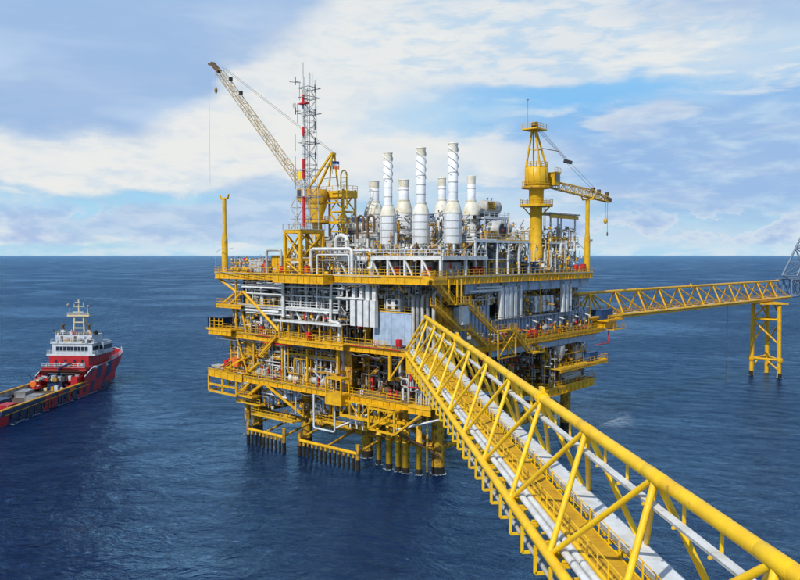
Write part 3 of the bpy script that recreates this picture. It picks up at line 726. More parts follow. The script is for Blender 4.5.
# top deck pipework behind the handrails and up among the machinery
clutter_front(34, 50, -4.8, 6, ZT, 35.4, 34, (YEL, YELD, WHT, LGT))
clutter_front(10, 33, -5, 2, ZT, 37.4, 50, (WHT, LGT, WHT, YEL, LGT))
clutter_front(12, 34, 3, 12, ZT, 40, 50, (WHT, LGT, GRY, WHT, YELD), 1.3)
clutter_front(-2, 12, -2, 10, ZT, 38, 50, (WHT, LGT, GRY, YEL), 1.0)
clutter_front(0, 30, 8, 18, 36, 42.5, 50, (WHT, LGT, YELD, GRY), 1.1)
clutter_right(6, 46, -2.5, 4, ZT, 37, 60, (WHT, LGT, YEL, LGT, GRY))
clutter_right(20, 34, 2, 10, ZT, 41, 40, (WHT, LGT, GRY))
clutter_right(33, 45, -2, 4, ZT, 39, 36, (WHT, LGT, YEL))
pipe([(25, -5.2, ZT), (25, -5.2, 37.1), (14.7, -5.2, 37.1), (14.7, -5.2, ZT)], .3, WHT)
pipe([(24, -4.6, ZT), (24, -4.6, 36.1), (16, -4.6, 36.1), (16, -4.6, ZT)], .2, WHT)
pipe([(37.6, -5, ZT), (37.6, -5, 37), (33.4, -5, 37), (33.4, -5, 34)], .26, LGT)
# valves, junction boxes, supports and gratings too many and small to count
fit = {YELD: MB(), YEL: MB(), WHT: MB(), LGT: MB(), GRY: MB(), RED: MB(), BRN: MB(), DRK: MB()}
def fittings(u0, u1, v0, v1, z0, z1, n, mats):
    for i in range(n):
        u = rnd.uniform(u0, u1); v = rnd.uniform(v0, v1); z = rnd.uniform(z0, z1); m = fit[rnd.choice(mats)]; k = rnd.random(); q = rnd.uniform(.15, .45)
        if k < .3: m.box(u-q*.6, u+q*.6, v-q*.4, v+q*.4, z, z+q*1.4)
        elif k < .55: m.lathe((u, v, z), [(.1, 0), (q*.6, .08), (q*.6, q), (.1, q+.1), (.1, q+.4), (q*.7, q+.4), (q*.7, q+.46)], 8)
        elif k < .7: m.lathe((u-q, v, z), [(q*.4, 0), (q*.7, .1), (q*.7, q*2), (q*.4, q*2+.1)], 8, (1, 0, 0))
        elif k < .8: m.bar((u, v, z), (u+rnd.choice((-1, 1))*rnd.uniform(.8, 2.2), v, z+rnd.uniform(-.2, 1.8)), .12)
        elif k < .9: m.bar((u, v, z0), (u, v, z), .14); m.bar((u-.7, v, z), (u+.7, v, z), .14)
        else: m.box(u-rnd.uniform(.5, 1.5), u+rnd.uniform(.5, 1.5), v-.3, v+.3, z, z+.08)
fittings(-2, 12, -3.0, 0, 27.4, ZT-1.5, 170, (LGT, WHT, GRY, YELD, DRK))
fittings(-2.6, -1, 21, 46, 24.9, 28, 120, (LGT, WHT, GRY, YELD, YEL, RED))
fittings(34, 50, -5.4, -3, ZL, ZL+2.2, 150, (RED, YEL, YELD, WHT, GRY, YEL))
MIXA = (YELD, YEL, WHT, LGT, GRY, LGT, BRN, GRY, DRK, RED)
fittings(13, 49, -5.2, -1, 26.5, ZT-1.4, 330, (WHT, LGT, GRY, GRY, BRN, DRK, YELD))
fittings(16, 49, -5.2, -1, ZM, 26.0, 330, MIXA)
fittings(17, 50, -5.2, 0, ZL, ZM-1.4, 480, MIXA+(YEL, YELD, BRN))
fittings(3, 17, -4.8, 4, ZL, ZM-1.6, 150, (BRN, DRK, RED, YELD, BRN, GRY))
fittings(12, 46, -5, -1, 6.3, ZL-1.2, 150, (YELD, YEL, LGT, GRY, BRN))
fittings(33, 52, -5, 5, ZT, ZT+2.4, 230, (YEL, YELD, LGT, WHT, GRY, RED))
fittings(11, 33, -4.6, 3, ZT, ZT+4.6, 380, (WHT, LGT, GRY, YELD, YEL, BRN))
fittings(-3, 20, -1.5, 9, ZT, 35.2, 200, (WHT, LGT, GRY, YELD, BRN, RED))
fittings(-3, 19, -3, 8.5, 35.8, 37.6, 200, (WHT, LGT, GRY, YELD, LGT, BRN))
fittings(0, 33, 8, 12, 38, 43.5, 260, (WHT, LGT, GRY, YELD, LGT, BRN))
fittings(-3, 4, 6, 34, ZT, 38, 230, (WHT, LGT, GRY, YELD, LGT, YEL))
fittings(-2.4, 4, 7, 23, 38.7, 41.5, 90, (WHT, LGT, GRY, YELD))
fittings(-3, 4, 33, 46, ZT, 37.6, 150, (WHT, LGT, GRY, YELD, YEL))
fittings(-.2, 4, 35, 46.5, 38.7, 41.5, 90, (WHT, LGT, GRY, YELD, YEL))
fittings(-3.2, -.4, 2, 20, 27.6, 31.2, 110, (LGT, GRY, YELD, YEL, DRK))
fittings(-3.0, -.8, 20, 46, 25, 31.0, 130, (LGT, GRY, YELD, YEL, DRK))
fittings(-3.8, -2.5, 3, 48, ZM, ZM+2, 150, (YELD, YEL, LGT, GRY, RED))
fittings(-4.6, 0, 27, 45, 10.8, 18, 260, (YELD, BRN, LGT, GRY, YEL, DRK))
fittings(-3, 2, 4, 28, ZL, ZM-2.6, 200, (BRN, GRY, LGT, YELD, DRK, RED))
for k_, m_ in list(fit.items()): F(m_, 'small_fittings', k_, kind='stuff')
# yellow bracing and trays inside the left bays
for (a, b) in (((49, -4.9, ZM-1), (49, -4.9, ZL)), ((41.5, -5.2, ZM-1), (41.5, -5.2, ZL)), ((33, -5.2, ZM-1), (33, -5.2, ZL)), ((46.8, -5.3, ZM), (46.8, -5.3, ZT-1)), ((26, -5.3, ZM-1), (26, -5.3, ZL))): F(MB().bar(a, b, .3), 'deck_post', YEL)
for z, u0, u1 in ((16.4, 49, 33), (17.6, 33, 18), (15.0, 26, 18.5)): F(MB().bar((u0, -4.7, z), (u1, -4.7, z), .5, .3), 'tray_beam', YELD)
for z, u0, u1 in ((16.55, 48, 34), (17.75, 32, 19)): F(rail_mb([(u0, -4.9, z), (u1, -4.9, z)]), 'handrail', YEL)
F(more, 'small_piping', WHT, kind='stuff'); F(more_g, 'small_piping', LGT, kind='stuff'); F(more_y, 'small_piping', YELD, kind='stuff')
# inner walls that close off the view through the decks
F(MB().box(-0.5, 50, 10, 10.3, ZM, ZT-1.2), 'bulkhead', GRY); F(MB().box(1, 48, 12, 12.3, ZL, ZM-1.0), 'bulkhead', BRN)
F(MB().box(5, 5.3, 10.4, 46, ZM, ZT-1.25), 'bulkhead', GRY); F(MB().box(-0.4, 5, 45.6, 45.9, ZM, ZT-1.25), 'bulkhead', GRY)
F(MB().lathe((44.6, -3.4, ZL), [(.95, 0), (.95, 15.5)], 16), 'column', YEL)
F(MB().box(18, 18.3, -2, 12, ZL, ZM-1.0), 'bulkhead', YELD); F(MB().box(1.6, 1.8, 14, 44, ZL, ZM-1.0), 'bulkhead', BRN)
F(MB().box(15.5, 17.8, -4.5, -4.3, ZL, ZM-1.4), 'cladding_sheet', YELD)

# --- white service frame under the tall stacks ---------------------------
SF = thing('stack_support_frame', 'white steel frame with braced legs carrying the row of tall white stacks', 'steel frame', (7, 2, ZT))
def S_(mb, name, mat, **k): return mb.build(name, mat, SF, **k)
S_(MB().box(-3.4, 19.5, -3.6, 9, 35.66, 35.8), 'platform_floor', LGT)
for v in (-3.7, 9): S_(MB().bar((-3.5, v, 35.5), (19.6, v, 35.5), .3, .5), 'edge_beam', WHT)
for u in (-3.5, 19.6): S_(MB().bar((u, -3.5, 35.5), (u, 8.8, 35.5), .3, .5), 'edge_beam', WHT)
us = [19.4, 15.2, 11.5, 7.8, 4.1, .4, -3.3]
for v in (-3.6, 3):
    for u in us: S_(MB().bar((u, v, ZT+.02), (u, v, 35.3), .4), 'column', WHT)
    for a, b in zip(us[:-1], us[1:]): S_(MB().bar((a, v, 35.2), ((a+b)/2+.3, v, ZT+.1), .22), 'knee_brace', WHT)
S_(rail_mb([(19.6, 8.8, 35.8), (19.6, -3.6, 35.8), (-3.4, -3.6, 35.8), (-3.4, 8.8, 35.8)]), 'handrail', WHT)
# dark spaces/machines below
for u in (17, 13.3, 9.6, 6, 2.2, -1.5): S_(MB().box(u-1.2, u+1.2, -.5, 2.6, ZT+.02, 34.9), 'machine_block', GRY)

# --- exhaust stacks -------------------------------------------------------
def stack(at, zt, rd, zd, rf, strake, label, z0=38.0):
    """at = (u,v); drum radius rd up to zd, flue radius rf up to zt; legs down to the frame floor"""
    u, v = at; T = thing('exhaust_stack', label, 'exhaust stack', (u, v, 35.8), 'tall straked stacks' if strake else 'short rear stacks')
    B = lambda mb, n, m, p=None: mb.build(n, m, p or T)
    for sx, sy in ((1,1),(1,-1),(-1,1),(-1,-1)):
        B(MB().bar((u+sx*rd*.8, v+sy*rd*.8, 35.8), (u+sx*rd*.62, v+sy*rd*.62, z0), .28), 'leg', WHT)
    B(MB().lathe((u, v, 35.9), [(rd*.35, 0), (rd*.35, z0-36.2), (rd*.9, z0-35.9)], 14), 'inlet_hopper', LGT)
    dr = B(MB().lathe((u, v, z0), [(rd*.97, 0), (rd, .1), (rd, zd-z0)], 24), 'silencer_drum', STK)
    for k in range(5):
        z = z0+(zd-z0)*k/4; B(MB().lathe((u, v, z-.07), [(rd+.05, 0), (rd+.05, .14)], 24), 'seam_band', LGT, dr)
    for k in range(4):
        an = k*math.pi/2+.2; B(MB().bar((u+math.cos(an)*(rd+.02), v+math.sin(an)*(rd+.02), z0+.1), (u+math.cos(an)*(rd+.02), v+math.sin(an)*(rd+.02), zd), .07), 'vertical_seam', LGT, dr)
    zc = zd+ (zt-zd)*(.16 if strake else .36)
    prof = [(rd, 0), (rd*.97, (zc-zd)*.2), (rd*.86, (zc-zd)*.5), ((rd+rf)/2*.98, (zc-zd)*.8), (rf*1.12, zc-zd)]
    B(MB().lathe((u, v, zd), prof, 24), 'shoulder_cone', STC)
    B(MB().lathe((u, v, zc), [(rf*1.2, 0), (rf*1.2, .25)], 20), 'flange_ring', STC)
    fl = B(MB().lathe((u, v, zc+.2), [(rf, 0), (rf, zt-zc-.2), (rf*.9, zt-zc-.2), (rf*.9, zt-zc-1.2)], 20), 'flue', STK)
    for k in range(1, 4 if strake else 2):
        z = zc+(zt-zc)*k/(6 if strake else 2); B(MB().lathe((u, v, z), [(rf+.04, 0), (rf+.04, .12)], 20), 'seam_band', LGT, fl)
    B(MB().lathe((u, v, zt-.14), [(rf+.06, 0), (rf+.06, .18), (rf*.9, .18)], 20, cap=False), 'rim', STC, fl)
    B(MB().lathe((u, v, zt-1.5), [(rf+.012, 0), (rf+.012, 1.3)], 20, cap=False), 'heat_stained_band', STC, fl)
    B(MB().lathe((u, v, zt-1.1), [(rf*.88, 0), (rf*.88, .02)], 16), 'flue_mouth', DRK, fl)
    if strake:
        zs = zt-(zt-zc)*.55
        for k in range(3):
            m = MB(); P_ = []
            n = 40
            for i in range(n+1):
                t = i/n; an = 2*math.pi*(t*1.25+k/3); z = zs+(zt-.3-zs)*t
                P_.append((Vector((u+math.cos(an)*rf*.98, v+math.sin(an)*rf*.98, z)), Vector((u+math.cos(an)*(rf+.10), v+math.sin(an)*(rf+.17), z))))
            for (a, b), (c, d) in zip(P_[:-1], P_[1:]):
                h = Vector((0,0,.03)); m.quad(a-h, c-h, d-h, b-h); m.quad(a+h, b+h, d+h, c+h); m.quad(b-h, d-h, d+h, b+h)
            B(m, 'helical_strake', STK, fl)
    return T
stack((14.6, 4), 54.3, 1.45, 43.0, .77, True, 'leftmost of the three tall white stacks with spiral strakes')
stack((7.0, 4), 54.5, 1.5, 43.0, .80, True, 'middle one of the three tall white stacks with spiral strakes')
stack((0.1, 4), 54.6, 1.5, 43.0, .80, True, 'rightmost and nearest of the three tall white stacks with spiral strakes')
stack((28.2, 15), 50.9, 2.05, 44.2, 1.02, False, 'broad short white stack furthest left behind the tall ones')
stack((20.3, 15), 50.7, 1.75, 44.2, 1.02, False, 'short white stack seen between the left and middle tall stacks')
stack((10.9, 15), 50.4, 1.5, 43.8, .72, False, 'slim short white stack just left of the nearest tall stack')
stack((4.2, 15), 50.3, 1.55, 43.2, .74, False, 'short white stack to the right of all the tall stacks')
# rear machinery block that carries them
RB = thing('turbine_hall', 'grey machinery block with blue roof behind the tall stacks', 'machinery block', (16, 16, ZT))
for i in range(14):
    u = 2+i*2.1; MB().box(u+.06, u+2.04, 11.5, 11.7, ZT, 38.6).build('wall_panel', LGT, RB); MB().box(u-.06, u+.06, 11.35, 11.7, ZT, 38.7).build('wall_rib', WHT, RB)
MB().box(2, 31.4, 11.72, 20, ZT+.01, 38.6).build('wall', GRY, RB); MB().box(1.8, 31.6, 11.3, 20.2, 38.72, 38.95).build('roof', LGT, RB)
rail_mb([(1.9, 20, 38.95), (1.9, 11.4, 38.95), (31.5, 11.4, 38.95)]).build('handrail', YEL, RB)
BH = thing('blue_air_cooler', 'long dark blue cooler box on legs behind the white stacks', 'air cooler', (28, 24, ZT))
MB().box(14, 44, 22, 26, 42.6, 44.2).build('housing', BLU, BH); MB().box(14.2, 43.8, 22.2, 25.8, 44.2, 44.35).build('roof', BLU, BH)
for u in range(15, 44, 4):
    for v in (22.2, 25.8): MB().bar((u, v, ZT), (u, v, 42.6), .3).build('leg', WHT, BH)
for i in range(14): MB().box(14.4+i*2.1, 16.2+i*2.1, 21.92, 21.995, 42.8, 44.0).build('louvre_panel', BLU, BH)

# ------------------------------------------------------------------ generic equipment
def hvessel(at, r_, L, axis, mat, label, name='horizontal_vessel', cat='vessel', group=None, base=None, band=None):
    u, v, z = at; T = thing(name, label, cat, (u, v, (base if base is not None else z-r_-.5)), group)
    ax = (1,0,0) if axis == 'u' else (0,1,0); A = Vector(ax)
    c = Vector(at)-A*L/2
    sh = MB().lathe(c, [(r_*.25, -.38*r_), (r_*.7, -.26*r_), (r_*.93, -.1*r_), (r_, 0), (r_, L), (r_*.93, L+.1*r_), (r_*.7, L+.26*r_), (r_*.25, L+.38*r_)], 18, ax).build('shell', mat, T)
    for k in (.2, .8):
        q = c+A*L*k; MB().box(q.x-(.15 if axis == 'u' else r_*.8), q.x+(.15 if axis == 'u' else r_*.8), q.y-(r_*.8 if axis == 'u' else .15), q.y+(r_*.8 if axis == 'u' else .15), z-r_-.5, z-r_*.55).build('saddle', GRY, T)
        MB().lathe(c+A*(L*k-.06), [(r_+.03, 0), (r_+.03, .12)], 18, ax).build('strap', LGT, T)
    for k in (.35, .65):
        q = c+A*L*k; m = MB().lathe((q.x, q.y, z+r_*.9), [(.12, 0), (.12, .5), (.22, .5), (.22, .6)], 8); m.build('nozzle', mat, T)
    return T
def vvessel(at, r_, h, mat, label, name='vertical_vessel', group=None):
    u, v, z = at; T = thing(name, label, 'vessel', at, group)
    MB().lathe(at, [(r_*.8, 0), (r_*.8, .5), (r_, .6), (r_, h-.4), (r_*.8, h-.12), (r_*.3, h)], 16).build('shell', mat, T)
    MB().lathe((u, v, z+h), [(.12, -.1), (.12, .6), (.25, .6), (.25, .7)], 8).build('nozzle', mat, T)
    for k in (.3, .7): MB().lathe((u, v, z+h*k), [(r_+.04, 0), (r_+.04, .1)], 16).build('band', LGT, T)
    MB().pipe([(u, v-r_*.9, z+h*.7), (u, v-r_-.5, z+h*.7), (u, v-r_-.5, z)], .1).build('side_pipe', mat, T)
    return T
def cabinet(at, du, dv, dz, mat, label, name='equipment_cabinet', cat='cabinet', ribs=4, side='f', group=None, door=None, roof=None, top_rail=None):
    """panelled box; at = centre of the base"""
    u, v, z = at; T = thing(name, label, cat, at, group)
    MB().box(u-du/2, u+du/2, v-dv/2, v+dv/2, z+.12, z+dz).build('body', mat, T)
    MB().box(u-du/2+.05, u+du/2-.05, v-dv/2+.05, v+dv/2-.05, z, z+.12).build('skid', DRK, T)
    for k in range(ribs):
        a = u-du/2+du*k/ribs
        MB().box(a+.05, a+du/ribs-.05, v-dv/2-.05, v-dv/2-.003, z+.25, z+dz-.12).build('panel', mat, T)
    rb = max(1, round(ribs*dv/du))
    for k in range(rb):
        a = v-dv/2+dv*k/rb
        MB().box(u-du/2-.05, u-du/2-.003, a+.05, a+dv/rb-.05, z+.25, z+dz-.12).build('panel', mat, T)
    MB().box(u-du/2-.09, u+du/2+.09, v-dv/2-.09, v+dv/2+.09, z+dz, z+dz+.09).build('roof', roof or mat, T)
    if top_rail: rail_mb([(u+du/2, v-dv/2, z+dz+.09), (u-du/2, v-dv/2, z+dz+.09), (u-du/2, v+dv/2, z+dz+.09)], 1.0).build('handrail', YEL, T)
    return T
def skid(at, du, dv, dz, mat, label, name='pump_skid', cat='pump skid', seed=1, group=None):
    """base frame, motor, pump casing, coupling guard, small pipes"""
    u, v, z = at; T = thing(name, label, cat, at, group); r = random.Random(seed)
    for s in (-1, 1): MB().bar((u-du/2, v+s*dv/2.2, z+.1), (u+du/2, v+s*dv/2.2, z+.1), .16, .2).build('base_rail', YELD, T)
    MB().lathe((u-du*.42, v, z+dz*.45), [(dz*.16, 0), (dz*.3, .05), (dz*.3, du*.4), (dz*.2, du*.42)], 12, (1,0,0)).build('motor', mat, T)
    MB().lathe((u+du*.12, v, z+dz*.45), [(dz*.2, 0), (dz*.38, .1), (dz*.38, du*.22), (dz*.2, du*.3)], 12, (1,0,0)).build('casing', mat, T)
    MB().box(u-du*.05, u+du*.12, v-dz*.14, v+dz*.14, z+dz*.25, z+dz*.6).build('coupling_guard', YEL, T)
    for s in (-.4, .25): MB().box(u+du*s, u+du*s+.2, v-dv*.3, v+dv*.3, z+.2, z+dz*.3).build('pedestal', GRY, T)
    MB().pipe([(u+du*.22, v, z+dz*.8), (u+du*.22, v, z+dz*1.2), (u+du*.46, v, z+dz*1.2), (u+du*.46, v, z)], .11).build('discharge_pipe', LGT, T)
    return T
def firebox(at, label, group=None, name='fire_hose_cabinet'):
    u, v, z = at; T = thing(name, label, 'hose cabinet', at, group)
    MB().box(u-.45, u+.45, v-.35, v+.35, z+.35, z+1.5).build('box', RED, T)
    MB().box(u-.4, u+.4, v-.39, v-.353, z+.42, z+1.42).build('door', RED, T)
    for s in (-1, 1): MB().bar((u+s*.38, v, z), (u+s*.38, v, z+.35), .1).build('leg', RED, T)
    MB().lathe((u, v-.39, z+.95), [(.26, -.1), (.3, -.1), (.3, 0)], 12, (0,1,0)).build('reel', RED, T)
    return T
def lamp(at, label='small floodlight on a thin pole at the deck edge', h=2.6, dirn=(0,-1,0)):
    u, v, z = at; T = thing('floodlight', label, 'floodlight', at, 'floodlights on the deck edges')
    MB().bar((u, v, z), (u, v, z+h), .09).build('pole', YEL, T)
    d = Vector(dirn)*.35
    MB().bar((u, v, z+h), (u+d.x, v+d.y, z+h-.05), .34, .2).build('lamp_head', LGT, T)
    return T

# --- between mid and top deck, left face
for i, u in enumerate((14.9, 13.2, 11.7, 10.2)):
    # four flat white risers standing together (fixed ductwork)
    m = MB(); m.box(u-.55, u+.55, -4.9, -4.1, 23.9, 28.4); m.box(u-.42, u+.42, -4.6, -4.1, 28.4, ZT-1.3)
    F(m, 'riser_duct', WHT)
cabinet((7.1, -1.6, ZM), 8.6, 3.8, 5.6, CLD, 'tall blue-grey clad module with railing on its roof by the bridge landing', 'clad_module', 'module', 6, top_rail=True)
FB = thing('fan_unit', 'white box with four dark round fans on the roof of the blue-grey module', 'fan unit', (7.2, -2.2, 26.5))
MB().box(5.7, 8.8, -3, -1.2, 26.7, 28.7).build('body', WHT, FB)
for uu in (6.5, 8.0):
    for zz in (27.2, 28.2): MB().lathe((uu, -3.02, zz), [(.3, 0), (.36, -.03), (.36, -.08), (.3, -.08)], 14, (0,1,0)).build('fan', DRK, FB)
for uu in (5.9, 8.6): MB().box(uu-.1, uu+.1, -2.9, -1.3, 26.5, 26.7).build('foot', GRY, FB)
clad = cabinet((3.2, -1, ZM+5.8), 2.2, 1.8, 2.6, LGT, 'pale narrow cabinet right of the four-fan box', 'equipment_cabinet', 'cabinet', 2)
vvessel((22.5, -2.5, ZM), .8, 4.6, LGT, 'pale upright vessel behind the white bracing under the mezzanine')
vvessel((27.5, -1.5, ZM), 1.0, 4.9, LGT, 'wide pale upright vessel in the middle bay below the mezzanine')
vvessel((37, -2.5, ZM), .7, 4.4, WHT, 'slim white upright vessel near the yellow diagonal on the left')
hvessel((24, -2.6, 28), .95, 5.5, 'u', LGT, 'pale horizontal drum lying on the mezzanine below the mast tower')
hvessel((34, -2.6, 27.9), .85, 4.6, 'u', GRY, 'grey horizontal drum on the mezzanine left of the pale drum')
hvessel((41.5, -2.4, 27.7), .75, 4.2, 'u', WHT, 'white horizontal drum at the left end of the mezzanine')
for (u, m_, l) in ((30.5, LGT, 'pale'), (20.5, WHT, 'white'), (25.3, GRY, 'dull grey')):
    skid((u, -4.2, ZM), 2.6, 1.2, 1.4, m_, l+' pump skid behind the canopy posts on the middle deck', seed=int(u))
firebox((23.7, -6.9, ZM), 'red hose cabinet under the canopy on the middle deck front')
firebox((39, -5.2, ZM), 'red hose cabinet on the middle deck left of the canopy')
firebox((4.2, -5.0, ZM), 'red hose cabinet beside the end of the near bridge')
# blue box on the left end of mid deck
def container(at, du, dv, dz, mat, label, n=10):
    u, v, z = at; T = thing('container', label, 'container', at)
    MB().box(u-du/2+.08, u+du/2-.08, v-dv/2+.08, v+dv/2-.08, z+.1, z+dz-.05).build('body', mat, T)
    for a in (-1, 1):
        for b in (-1, 1): MB().bar((u+a*(du/2-.08), v+b*(dv/2-.08), z), (u+a*(du/2-.08), v+b*(dv/2-.08), z+dz), .18).build('corner_post', mat, T)
    for zz in (z+.1, z+dz-.08):
        for b in (-1, 1): MB().bar((u-du/2+.18, v+b*(dv/2-.08), zz), (u+du/2-.18, v+b*(dv/2-.08), zz), .15).build('rail', mat, T)
        for a in (-1, 1): MB().bar((u+a*(du/2-.08), v-dv/2+.18, zz), (u+a*(du/2-.08), v+dv/2-.18, zz), .15).build('rail', mat, T)
    m = MB(); 
    for k in range(n):
        a = u-du/2+.3+(du-.6)*k/n; m.box(a, a+.5*(du-.6)/n, v-dv/2+.02, v-dv/2+.079, z+.25, z+dz-.2)
    m.build('corrugation', mat, T)
    m = MB(); nv = max(3, int(n*dv/du))
    for k in range(nv):
        a = v-dv/2+.3+(dv-.6)*k/nv; m.box(u-du/2+.02, u-du/2+.079, a, a+.5*(dv-.6)/nv, z+.25, z+dz-.2)
    m.build('corrugation', mat, T)
    return T
bx = thing('muster_shelter', 'open dark blue box with yellow racks on the left tip of the middle deck', 'shelter', (51.6, -5, 21.4))
MB().box(49, 54.2, -7, -3, 23.45, 23.65).build('roof', BLU, bx); MB().box(53.95, 54.15, -7, -3, 21.2, 23.45).build('side_wall', BLU, bx); MB().box(49, 54, -3.2, -3, 21.4, 23.45).build('back_wall', BLU, bx)
for u in (53.4, 51.9, 50.4, 49.1): MB().bar((u, -6.9, 21.4), (u, -6.9, 23.4), .16).build('rack_post', YEL, bx)
for z in (22.1, 22.8): MB().bar((53.6, -6.9, z), (49, -6.9, z), .12).build('rack_rail', YEL, bx)
F(MB().box(46, 54.3, -7.2, -3, 21.0, 21.35), 'deck_extension', YEL, mid); F(ibeam_mb((53.5, -7.2, 21.0), (46, -7.2, 21.0), .9, .3, 1.4), 'girder', YEL, mid)
F(rail_mb([(46, -7.1, 21.35), (49, -7.1, 21.35)]), 'handrail', YEL, mid)
F(MB().pipe([(51, -7, 20.3), (51, -7, 19.3), (44, -7, 19.3)], .07), 'pipe', GRY)

# --- lower deck, left face
cabinet((40.5, -3.6, ZL+.4), 4.6, 3, 1.3, LGT, 'low pale box with a flat white lid on the lower deck left part', 'equipment_box', 'box', 3, roof=WHT)
cabinet((47.1, -4.6, ZL+1.4), 2.0, 2, 1.7, ORG, 'orange box at the left end of the lower deck', 'equipment_box', 'box', 2)
firebox((50.3, -5.2, ZL+1.0), 'red hose cabinet at the outer left end of the lower deck')
cabinet((53.2, -4.9, ZL+.6), 2.6, 1.8, .5, LGT, 'low grey flat box at the outer tip of the lower deck', 'equipment_box', 'box', 2)
cube = thing('valve_house', 'yellow boxy frame hut hanging on the front of the lower deck', 'frame hut', (16.5, -6.5, ZL-1.8))
for u in (14.6, 18.3):
    for v in (-8, -6.1): MB().bar((u, v, 10.4), (u, v, 15), .22).build('post', YEL, cube)
for z in (10.5, 12.2, 14.9):
    for v in (-8, -6.1): MB().bar((18.2, v, z), (14.7, v, z), .2).build('beam', YEL, cube)
    for u in (14.6, 18.3): MB().bar((u, -7.9, z), (u, -6.2, z), .2).build('beam', YEL, cube)
MB().box(14.7, 18.2, -8.05, -7.95, 10.6, 12.1).build('panel', YEL, cube); MB().box(14.7, 18.2, -7.95, -6.15, 12.22, 12.3).build('floor', GRAT, cube)
MB().box(14.5, 18.4, -8.1, -6, 15.0, 15.1).build('roof', YEL, cube); MB().box(14.62, 14.7, -7.9, -6.2, 10.6, 12.1).build('panel', YEL, cube)
skid((25.5, -4.5, ZL), 3.4, 1.6, 2.2, LGT, 'pale pump skid on the lower deck left of the yellow frame hut', seed=4)
skid((30.5, -4.5, ZL), 3.0, 1.6, 1.8, WHT, 'white pump skid in the middle of the lower deck front', seed=5)
skid((34.6, -4.2, ZL), 2.6, 1.4, 1.6, GRY, 'dull grey pump skid near the low pale box', seed=6)
skid((22, -4.4, ZL), 2.4, 1.4, 1.9, LGT, 'pale pump skid just left of the yellow hut posts', seed=7)
vvessel((28, -1, ZL), .9, 5.6, YELD, 'yellow upright vessel between lower and middle deck')
vvessel((37, 1, ZL), 1.1, 6, YELD, 'broad yellow upright vessel behind the low pale box')
firebox((43.2, -2.5, ZL+3.0), 'red hose cabinet high beside the left platform column')
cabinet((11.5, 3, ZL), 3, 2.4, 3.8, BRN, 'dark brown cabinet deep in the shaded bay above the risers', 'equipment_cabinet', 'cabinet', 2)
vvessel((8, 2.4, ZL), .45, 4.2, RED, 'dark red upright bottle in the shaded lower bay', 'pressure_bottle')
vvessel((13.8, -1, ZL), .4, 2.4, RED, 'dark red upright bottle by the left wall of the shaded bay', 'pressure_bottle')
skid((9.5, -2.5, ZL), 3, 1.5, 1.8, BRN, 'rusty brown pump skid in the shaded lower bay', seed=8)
for i, (u, v) in enumerate(((5.8, -5.2), (5.0, -5.2))): pass
VG = thing('valve_manifold', 'pair of red valves with handwheels on the lower deck by the near corner', 'valves', (5.2, -5.2, ZL))
for u in (5.9, 4.6):
    MB().lathe((u, -5.2, ZL), [(.12, 0), (.12, .4), (.38, .5), (.38, 1.0), (.12, 1.1), (.12, 1.5)], 10).build('valve_body', RED, VG)
    MB().lathe((u, -5.2, ZL+1.5), [(.3, 0), (.36, .03), (.3, .08)], 12).build('handwheel', RED, VG)
VG2 = thing('valve_manifold', 'cluster of red valves and white pipes below the bridge landing', 'valves', (-.8, -4.5, 14.6))
for k, u in enumerate((-2.2, -1.1, 0, 1.1)):
    MB().lathe((u, -5.7, 15.8), [(.12, 0), (.3, .2), (.3, .8), (.12, 1.0), (.26, 1.1), (.26, 1.2)], 10).build('valve_body', RED, VG2)
    MB().pipe([(u, -5.7, 15.8), (u, -5.7, 14.2), (u, -4.4, 14.2), (u, -4.4, 11.9)], .1).build('riser_pipe', WHT, VG2)
MB().tube((-2.6, -5.7, 14.9), (1.6, -5.7, 14.9), .14).build('header_pipe', RED, VG2)
fr = thing('pipe_rack', 'small white frame of looped pipes on the lower deck tongue', 'pipe rack', (-1, -4, ZL-.2))
for u in (.6, -.4, -1.4): MB().pipe([(u, -4.9, ZL-.2), (u, -4.9, ZL+2.2), (u-.5, -4.9, ZL+2.2), (u-.5, -4.9, ZL-.2)], .11).build('pipe', WHT, fr)
cabinet((-1.6, -2.9, ZL-.2), 2, 1.2, 1.6, GRY, 'small grey cabinet on the lower deck tongue by the near leg', 'equipment_cabinet', 'cabinet', 2)

# --- top deck, left part
skid((45.6, -3.8, ZT), 2.0, 1.4, 1.4, YEL, 'yellow winch on the top deck right of the left boom rest post', 'winch', 'winch', 3)
skid((48.4, -3.8, ZT), 1.8, 1.3, 1.2, YELD, 'dull yellow winch at the left end of the top deck', 'winch', 'winch', 9)
cabinet((41.6, -3.2, ZT), 4.8, 2, 2.3, LGT, 'cream louvred cabinet on the top deck left part', 'equipment_cabinet', 'cabinet', 6, roof=WHT)
cabinet((36.2, -2.6, ZT), 3.0, 2.4, 3.3, YEL, 'tall yellow cabinet on the top deck beside the white pipe bend', 'equipment_cabinet', 'cabinet', 3)
firebox((45.1, -2.2, ZT+.7), 'red hose cabinet behind the yellow winches on the top deck')
bar_ = vvessel((38.0, -5.1, ZT), .3, 1.9, RED, 'red upright cylinder at the left edge of the top deck', 'pressure_bottle')
firebox((30.6, -7, ZT), 'small red hose cabinet inside the left face of the mast tower base')
firebox((24.4, -6.6, ZT), 'small red hose cabinet inside the right face of the mast tower base')
firebox((15.8, -1.7, ZT), 'red hose cabinet in the leftmost bay under the stacks')
firebox((7.5, -1.7, ZT), 'red hose cabinet in the middle bay under the stacks')
firebox((0.8, -1.7, ZT), 'red hose cabinet in the right bay under the stacks')
for v in (6.2, 8.0): firebox((-2.8, v, ZT), ('nearer' if v < 7 else 'farther')+' of two red hose cabinets on the right edge of the top deck')
LP = thing('guard_loop', 'tall thin hooped guard rail at the far left corner of the top deck', 'guard rail', (52.8, -5.6, ZT))
